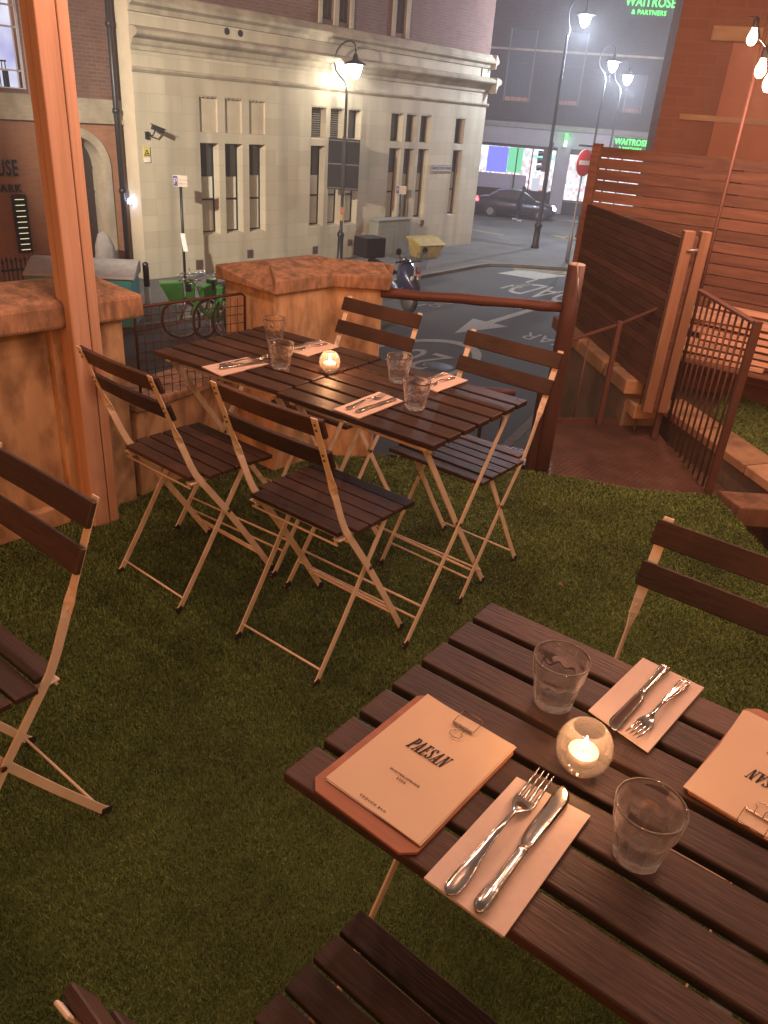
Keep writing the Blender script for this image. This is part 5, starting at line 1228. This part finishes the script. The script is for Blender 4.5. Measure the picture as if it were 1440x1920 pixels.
# scooter with top box
sc = empty('motor_scooter', (.22, 20.75, RD), rad(128), 'dark blue scooter with a black top box parked at the kerb', 'scooter')
navy = mat('scooter_navy', (.02, .028, .075), .25, coat=.5); blackp = mat('black_plastic', (.005, .0055, .0055), .6, spec=.2)
for x in (0, 1.32):
    m = MB(); m.tube([(x + .22 * math.cos(2 * PI * k / 28), 0, .27 + .22 * math.sin(2 * PI * k / 28)) for k in range(28)], .055, 8, close=True); w = m.build('wheel', rubber, sc)
    m = MB(); m.lathe([(.0001, -.03), (.17, -.03), (.18, 0), (.17, .03), (.0001, .03)], 18, M=Matrix.Translation((x, 0, .27)) @ Matrix.Rotation(PI / 2, 4, 'X')); m.build('rim', silver, w)
def hull(secs): m = MB(); m.sweep([[(x, hw * math.cos(2 * PI * k / 12), zc + hh * math.sin(2 * PI * k / 12)) for k in range(12)] for (x, hw, zc, hh) in secs]); return m
hull([(-.28, .05, .55, .04), (-.20, .13, .60, .12), (-.02, .20, .72, .24), (.14, .22, .78, .34), (.24, .20, .80, .36), (.30, .17, .78, .33)]).build('front_fairing', navy, sc)
hull([(-.25, .03, .42, .03), (-.12, .09, .52, .05), (.06, .10, .53, .05), (.2, .06, .46, .04)]).build('front_mudguard', navy, sc)
hull([(.26, .16, .34, .10), (.6, .18, .32, .09), (.8, .19, .44, .16), (1.2, .17, .60, .17), (1.62, .10, .72, .09)]).build('rear_body', navy, sc)
hull([(.62, .10, .76, .04), (.8, .16, .80, .06), (1.2, .16, .83, .07), (1.5, .12, .88, .05)]).build('seat', blackp, sc)
m = MB(); m.tube([(.12, -.36, 1.08), (.08, -.2, 1.10), (.06, 0, 1.08), (.08, .2, 1.10), (.12, .36, 1.08)], .02, 8)
for s in (-1, 1): m.tube([(.08, .26 * s, 1.1), (.04, .34 * s, 1.30)], .008, 6); m.lathe([(.0001, -.01), (.07, -.01), (.07, .01), (.0001, .01)], 12, M=Matrix.Translation((.04, .36 * s, 1.32)) @ Matrix.Rotation(PI / 2, 4, 'Y'))
m.build('handlebar', blackp, sc)
MB().box((-.02, 0, 1.20), (.02, .34, .42), M=Matrix.Rotation(rad(-14), 4, 'Y')).build('windscreen', thinglass('scooter_screen', (.8, .85, .9), .2), sc)
MB().box((-.22, .0, .98), (.012, .20, .26), M=Matrix.Identity(4)).build('learner_plate', mat('plate_white', (.6, .58, .54), .6), sc, .002)
text_obj('lettering', 'L', .2, mat('plate_red', (.5, .04, .03), .6), sc, Matrix.Translation((-.229, .02, .90)) @ Matrix.Rotation(-PI / 2, 4, 'Z') @ UP, ext=.002, bold=.01)
MB().box((1.62, 0, 1.16), (.52, .56, .44)).build('top_box', blackp, sc, .03)
m = MB(); m.tube([(.9, -.2, .3), (1.6, -.22, .38)], .05, 10); m.build('exhaust', silver, sc)
for s in (-1, 1):
    m = MB(); m.lathe([(.0001, -.02), (.05, -.01), (.06, .01), (.0001, .02)], 12, M=Matrix.Translation((-.17, .09 * s, .78)) @ Matrix.Rotation(PI / 2, 4, 'Y')); m.build('headlight', mat('lens', (.5, .5, .5), .15), sc)

sc.scale = (1.2,) * 3
# ------------------------------------------------------------------ shop building at the far end
wd = Vector((.98286, -.18435, 0)); wn = Vector((.18435, .98286, 0)); WA = Vector((3.856, 50.197, 0)); wang = math.atan2(wd.y, wd.x)
wb_ = empty('shop_building', (WA.x, WA.y, S), wang, 'dark brick building with a lit supermarket on its ground floor', 'building')
ups = [(1.05, 2.55, 2.6, 6.1), (4.1, 5.3, 2.6, 6.1), (7.75, 8.75, 2.45, 4.3), (-2.5, -1.0, 2.6, 6.1)]
holes = [(a, b, c, d) for (a, b, c, d) in ups]
wall_holes(-9, 16, 1.55, 12, holes, .25, 'upper_wall', brick_dark, wb_)
frm = mat('balcony_frame', (.05, .05, .055), .5)
for (a, b, c, d) in ups:
    m = MB(); m.bb(a, a + .07, -.05, .2, c, d); m.bb(b - .07, b, -.05, .2, c, d)
    w = m.build('window', mat('pale_jamb', (.16, .155, .16), .7), wb_, dz=-S)
    MB().bb(a + .07, b - .07, .20, .22, c, d).build('pane', mat('night_glass', (.05, .055, .07), .55), w, dz=-S)
    m = MB()
    for k in range(5): m.bb(a + .1 + k * (b - a - .24) / 4, a + .13 + k * (b - a - .24) / 4, -.03, .0, c, c + 1.12)
    m.bb(a + .07, b - .07, -.03, .0, c + 1.1, c + 1.16); m.bb(a + .07, b - .07, -.03, .0, c + .75, c + .79); m.build('balconet', frm, w, dz=-S)
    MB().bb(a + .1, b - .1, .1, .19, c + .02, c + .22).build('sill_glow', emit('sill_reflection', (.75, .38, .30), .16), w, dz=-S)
    MB().bb(a + .07, b - .07, .14, .19, c + 1.9, c + 1.98).build('transom', frm, w, dz=-S)
fasc = mat('fascia_panel', (.30, .29, .32), .7, col2=(.26, .25, .28), scale=2)
MB().bb(-9, 9.6, -.12, .1, .42, 1.28).build('fascia', fasc, wb_, dz=-S)
MB().bb(-9, 9.7, -.25, .1, 1.29, 1.56).build('parapet', mat('parapet_stone', (.24, .235, .21), .85, scale=3), wb_, dz=-S)
MB().bb(-9, 16, -.02, .08, 5.1, 5.2).build('string_course', stone_trim, wb_, dz=-S)
MB().bb(-9, 4.55, -.16, -.121, .26, .40).build('shutter_box', iron, wb_, dz=-S); MB().bb(-9, 4.5, -.14, .2, -3.1, -2.02).build('stall_riser', iron, wb_, dz=-S)
MB().bb(4.56, 5.30, -.1, .3, -3.1, .415).build('pier', fasc, wb_, dz=-S); MB().bb(5.31, 12, -.10, .2, -3.1, -2.4).build('stall_riser', iron, wb_, dz=-S); MB().bb(5.31, 12, -.14, .1, .13, .415).build('shutter_box', iron, wb_, dz=-S)
# lit shop interior
def shopmat(name, sc_, cols, st):
    m, nt, out = newmat(name); e = node(nt, 'ShaderNodeEmission'); tc = node(nt, 'ShaderNodeTexCoord'); mp = node(nt, 'ShaderNodeMapping'); mp.inputs['Scale'].default_value = sc_
    nt.links.new(tc.outputs['Object'], mp.inputs[0]); v = node(nt, 'ShaderNodeTexVoronoi', distance='CHEBYCHEV'); v.inputs['Scale'].default_value = 1; v.inputs['Randomness'].default_value = .55
    nt.links.new(mp.outputs[0], v.inputs['Vector']); sp = node(nt, 'ShaderNodeSeparateColor'); nt.links.new(v.outputs['Color'], sp.inputs[0])
    cr = node(nt, 'ShaderNodeValToRGB'); cr.color_ramp.interpolation = 'CONSTANT'; el = cr.color_ramp.elements
    el[0].color = rgba(cols[0]); el[1].color = rgba(cols[1]); el[1].position = 1 / len(cols)
    for i in range(2, len(cols)): q = el.new(i / len(cols)); q.color = rgba(cols[i])
    nt.links.new(sp.outputs[0], cr.inputs[0]); nt.links.new(cr.outputs[0], e.inputs[0]); e.inputs[1].default_value = st; nt.links.new(e.outputs[0], out.inputs[0]); MATS[name] = m; return m
shelf_m = shopmat('lit_shelves', (7, 7, 5.5), [(.80, .78, .88), (.62, .38, .40), (.85, .84, .92), (.40, .50, .46), (.70, .62, .55), (.55, .54, .66), (.9, .9, .97), (.70, .70, .80)], .75)
sh_ = MB().bb(-9, 4.5, 1.2, 1.25, -2.0, .25).build('shop_interior', shelf_m, wb_, dz=-S)
MB().bb(5.31, 12, 1.2, 1.25, -2.4, .12).build('shop_interior', shelf_m, wb_, dz=-S)
MB().bb(.55, 1.75, .35, .40, -1.15, .22).build('blue_poster', emit('poster_blue', (.16, .17, .75), .75), wb_, dz=-S)
MB().bb(1.76, 2.6, .5, .55, -1.1, .22).build('green_panel', emit('poster_green', (.16, .62, .34), .6), wb_, dz=-S); MB().bb(-.6, .54, .9, .95, -.25, .22).build('light_band', emit('cool_white', (.85, .86, 1), .9), wb_, dz=-S)
MB().bb(3.3, 4.4, .9, .95, -.30, -.12).build('green_header', emit('header_green', (.2, .6, .5), .9), wb_, dz=-S); MB().bb(3.3, 4.45, .85, .9, .0, .22).build('light_band', MATS['cool_white'], wb_, dz=-S)
MB().bb(3.35, 3.8, .4, .5, -2.0, -1.3).build('display_stand', emit('stand_white', (.6, .62, .72), .5), wb_, dz=-S); MB().bb(4.0, 4.4, .4, .5, -2.0, -1.35).build('display_stand', MATS['stand_white'], wb_, dz=-S)
MB().bb(-9, 3.0, .05, .10, -2.0, -1.2).build('frosted_strip', mat('frosted_vinyl', (.38, .36, .44), .4), wb_, dz=-S)
m = MB()
for u in (-3.0, -.15, 2.28, 3.15): m.bb(u, u + .06, -.1, .04, -2.0, .25)
m.bb(-9, 4.5, -.1, .04, -2.06, -2.0)
m.build('shopfront_frame', iron, wb_, dz=-S)
m = MB()
for u in (6.9, 8.2): m.bb(u, u + .08, -.08, .04, -2.4, .13)
m.build('shopfront_frame', iron, wb_, dz=-S)
gs = emit('sign_green', (.10, 1.0, .14), 1.6)
def shop_sign(u, z, s, label):
    r = empty('shop_sign', WA + wd * u + wn * -.16 + Vector((0, 0, z)), wang, label, 'shop sign')
    text_obj('lettering', 'WAITROSE', .50 * s, gs, r, Matrix.Translation((0, -.02, .0)) @ UP @ Matrix.Diagonal((.82, 1, 1, 1)), ext=.02, bold=.004, spacing=1.05)
    text_obj('lettering', '& PARTNERS', .24 * s, gs, r, Matrix.Translation((0, -.02, -.30 * s)) @ UP, ext=.02, spacing=1.1)
    MB().bb(-1.1 * s, 1.1 * s, .02, .05, -.38 * s, .42 * s).build('backing', mat('sign_backing', (.02, .05, .025), .6), r)
    return r
shop_sign(8.55, .86, .86, 'lower green lit supermarket sign just above the slatted fence')
shop_sign(8.15, 7.42, 1.22, 'upper green lit supermarket sign high on the dark brick wall')
bs = empty('projecting_sign', WA + wd * 4.95 + wn * -.5 + Vector((0, 0, .52)), wang, 'small green and white lit projecting sign above the shop pier', 'shop sign')
MB().bb(-.07, .07, -.3, .3, .30, .66).build('green_half', gs, bs); MB().bb(-.07, .07, -.3, .3, 0, .295).build('white_half', emit('pale_green', (.65, 1, .75), 2.2), bs); MB().bb(-.02, .02, .3, .42, .2, .4).build('bracket', iron, bs)

# car and pedestrian
car = empty('moving_car', (5.95, 46.2, RD + .006), rad(-6), 'dark grey saloon car driving right past the shop window', 'car')
cm = mat('car_paint', (.035, .035, .045), .3, coat=.6, metal=.3)
xs_ = [(-2.2, .62, .30, .62), (-2.12, .72, .26, .92), (-1.7, .80, .24, 1.02), (-1.1, .84, .24, 1.05), (0, .86, .24, .98), (.9, .86, .24, .96), (1.6, .82, .24, .84), (2.05, .74, .26, .70), (2.22, .6, .34, .58)]
m = MB(); m.sweep([[(x, -hw, z0), (x, -hw * 1.02, (z0 + z1) / 2), (x, -hw * .93, z1), (x, -hw * .5, z1 + .03), (x, hw * .5, z1 + .03), (x, hw * .93, z1), (x, hw * 1.02, (z0 + z1) / 2), (x, hw, z0)] for (x, hw, z0, z1) in xs_]); m.build('body', cm, car)
cs = [(-1.55, .62, 1.03, 1.05), (-1.0, .64, 1.02, 1.36), (-.3, .64, 1.0, 1.45), (.3, .62, 1.0, 1.42), (1.05, .66, .96, 1.0)]
m = MB(); m.sweep([[(x, -hw * 1.15, z0), (x, -hw, z1), (x, hw, z1), (x, hw * 1.15, z0)] for (x, hw, z0, z1) in cs], smooth=False); m.build('cabin', mat('car_glass', (.03, .035, .045), .1), car)
m = MB(); m.sweep([[(x, -hw * 1.0, z), (x, -hw * .9, z + .03), (x, hw * .9, z + .03), (x, hw * 1.0, z)] for (x, hw, z) in ((-1.05, .62, 1.345), (-.3, .63, 1.44), (.32, .6, 1.41))]); m.build('roof', cm, car)
for x in (-1.35, 1.38):
    for s in (-1, 1):
        m = MB(); m.tube([(x, s * .70, .31), (x, s * .88, .31)], .31, 22); w = m.build('wheel', rubber, car); m = MB(); m.tube([(x, s * .881, .31), (x, s * .89, .31)], .19, 16); m.build('rim', silver, w)
for s in (-1, 1):
    MB().box((2.12, s * .58, .66), (.16, .26, .13)).build('headlight', emit('headlight_glow', (.6, .75, 1), 9), car, .02)
    MB().box((-2.13, s * .60, .84), (.16, .26, .15)).build('tail_light', emit('tail_glow', (1, .05, .07), 5), car, .02)
l = bpy.data.lights.new('headlight_beam', 'SPOT'); l.energy = 60; l.spot_size = rad(70); l.color = (.8, .88, 1); lo = bpy.data.objects.new('headlight_beam', l); COL.objects.link(lo); lo.parent = car; lo.location = (2.3, 0, .66); lo.rotation_euler = (rad(82), 0, rad(-90))
pe = empty('person', (6.0, 44.6, RD + .006), rad(-100), 'person in dark clothes and white shoes walking before the car', 'person')
def skin_body():
    V = {'pel': (0, 0, .95), 'ch': (0, .02, 1.28), 'nk': (0, .05, 1.47), 'hd': (0, .08, 1.60), 'tp': (0, .08, 1.70), 'hl': (.1, 0, .92), 'kl': (.11, .12, .50), 'al': (.11, -.02, .10), 'tl': (.12, .12, .05), 'hr': (-.1, 0, .92), 'kr': (-.11, -.04, .50), 'ar': (-.11, -.26, .14), 'tr': (-.12, -.14, .05), 'sl': (.19, .02, 1.40), 'el': (.24, -.10, 1.14), 'wl': (.22, .02, .92), 'sr': (-.19, .02, 1.40), 'er': (-.24, .08, 1.14), 'wr': (-.22, .22, .96)}
    Rr = {'pel': .15, 'ch': .16, 'nk': .06, 'hd': .095, 'tp': .07, 'hl': .10, 'kl': .065, 'al': .045, 'tl': .04, 'hr': .10, 'kr': .065, 'ar': .045, 'tr': .04, 'sl': .075, 'el': .055, 'wl': .04, 'sr': .075, 'er': .055, 'wr': .04}
    E_ = [('pel', 'ch'), ('ch', 'nk'), ('nk', 'hd'), ('hd', 'tp'), ('pel', 'hl'), ('hl', 'kl'), ('kl', 'al'), ('al', 'tl'), ('pel', 'hr'), ('hr', 'kr'), ('kr', 'ar'), ('ar', 'tr'), ('ch', 'sl'), ('sl', 'el'), ('el', 'wl'), ('ch', 'sr'), ('sr', 'er'), ('er', 'wr')]
    ks_ = list(V); me = bpy.data.meshes.new('body'); me.from_pydata([V[k] for k in ks_], [(ks_.index(a), ks_.index(b)) for a, b in E_], [])
    o = bpy.data.objects.new('body', me); COL.objects.link(o); o.parent = pe
    sm_ = o.modifiers.new('skin', 'SKIN'); me.skin_vertices[0].data[0].use_root = True
    for i, k in enumerate(ks_): me.skin_vertices[0].data[i].radius = (Rr[k], Rr[k] * .85)
    ss = o.modifiers.new('smooth', 'SUBSURF'); ss.levels = 1; ss.render_levels = 2
    me.materials.append(mat('dark_clothes', (.022, .022, .028), .8)); return o
skin_body()
for (x, y, z) in ((.12, .06, .05), (-.12, -.2, .08)): MB().box((x, y, z), (.10, .27, .09)).build('shoe', white_p, pe, .03)
m = MB(); m.lathe([(.0001, -.11), (.075, -.08), (.095, 0), (.075, .085), (.0001, .12)], 14, (0, .09, 1.65), sy=1.15); m.build('head', mat('hood_dark', (.03, .028, .032), .8), pe)

# ------------------------------------------------------------------ terrace string lights
bulb_m = emit('warm_bulb', (1, .62, .36), 26)
sl_ = empty('string_lights', (1.47, 4.05, 0), 0, 'string of bare warm bulbs hung from a thin rusty pole at the right', 'string lights')
m = MB(); m.tube([(.165, .30, .0), (.155, .30, 1.15), (.155, .30, 2.3)], .009, 10); m.build('support_pole', rail_metal, sl_)
bulbs = [(1.66, 4.60, 1.966), (1.515, 4.0, 1.790), (1.372, 3.5, 1.712), (1.50, 2.9, 1.80), (1.45, 2.2, 1.98), (1.30, 1.45, 2.12), (1.05, .7, 2.2), (.75, 0, 2.2), (.45, -.7, 2.2)]
added_bulbs = [(-1.0, 2.55, 2.42), (-.62, 2.2, 2.30), (-.15, 1.95, 2.26), (.35, 1.8, 2.28), (.85, 1.7, 2.34)]  # second string, added out of view to light wall, post and tables
def SL(p, dz=0): return (p[0] - 1.47, p[1] - 4.05, p[2] + dz)
m = MB(); cp = [SL((1.9, 5.4, 2.15))]
for i, p in enumerate(bulbs):
    cp.append(SL(p, .085))
    if i + 1 < len(bulbs): q = bulbs[i + 1]; cp.append(SL(((p[0] + q[0]) / 2, (p[1] + q[1]) / 2, (p[2] + q[2]) / 2), .055))
m.tube(cp, .0035, 6); m.build('cable', iron, sl_)
m = MB(); cp = [SL((-1.12, 2.64, 2.56))]
for i, p in enumerate(added_bulbs): cp.append(SL(p, .085))
cp.append(SL(bulbs[5], .085)); m.tube(cp, .0035, 6); m.build('cable', iron, sl_)
bulb_power = [10, 12, 13, 11, 7.5, 3.9, 2.4, 1.7, 1.1] + [11, 8.5, 7, 6.5, 5.5]
for i, p in enumerate(bulbs + added_bulbs):
    m = MB(); m.lathe([(.0001, -.036), (.012, -.033), (.021, -.020), (.0235, -.005), (.020, .012), (.0125, .03), (.0115, .042)], 16, SL(p)); b_ = m.build('bulb', bulb_m, sl_)
    m = MB(); m.lathe([(.0125, .040), (.015, .044), (.015, .078), (.006, .088), (.0001, .088)], 12, SL(p)); m.build('lamp_holder', rubber, sl_)
    l = bpy.data.lights.new('bulb_light', 'POINT'); l.energy = bulb_power[i]; l.color = (1, .45, .30); l.shadow_soft_size = .03
    lo = bpy.data.objects.new('bulb_light', l); COL.objects.link(lo); lo.parent = sl_; lo.location = SL(p, -.078)

# ------------------------------------------------------------------ world, haze and render settings
w = bpy.data.worlds.new('World'); scn.world = w; w.use_nodes = True; nt = w.node_tree; nt.nodes.clear()
out = node(nt, 'ShaderNodeOutputWorld'); bg = node(nt, 'ShaderNodeBackground'); sk_ = node(nt, 'ShaderNodeTexSky', sky_type='NISHITA')
sk_.sun_disc = False; sk_.sun_elevation = rad(3); sk_.sun_rotation = rad(200); sk_.air_density = 1.6; sk_.dust_density = 4
tint = node(nt, 'ShaderNodeMix', data_type='RGBA', blend_type='MULTIPLY'); tint.inputs[0].default_value = 1; tint.inputs[7].default_value = (1, .58, .42, 1)
nt.links.new(sk_.outputs[0], tint.inputs[6]); nt.links.new(tint.outputs[2], bg.inputs[0]); bg.inputs[1].default_value = WORLD_STRENGTH
nt.links.new(bg.outputs[0], out.inputs[0])
if HAZE:
    m, nt, out = newmat('glare_haze'); v = node(nt, 'ShaderNodeVolumePrincipled'); v.inputs['Color'].default_value = (.9, .9, .92, 1); v.inputs['Density'].default_value = HAZE; v.inputs['Anisotropy'].default_value = .3  # thin volume added to stand in for lens glare round the lamps
    nt.links.new(v.outputs[0], out.inputs['Volume'])
    o = MB().bb(-60, 60, -6, 75, RD - 1.2, 14).build('haze', m); tag(o, kind='stuff')
scn.view_settings.view_transform = 'Standard'; scn.view_settings.look = 'None'; scn.view_settings.exposure = EXPOSURE; scn.view_settings.gamma = 1
cy = scn.cycles; cy.use_denoising = True; cy.max_bounces = 10; cy.transmission_bounces = 10; cy.transparent_max_bounces = 12; cy.sample_clamp_indirect = 4; cy.caustics_reflective = True; cy.caustics_refractive = True; cy.blur_glossy = .5
cy.volume_bounces = 0; cy.volume_step_rate = 4
try: cy.denoiser = 'OPENIMAGEDENOISE'
except Exception: pass
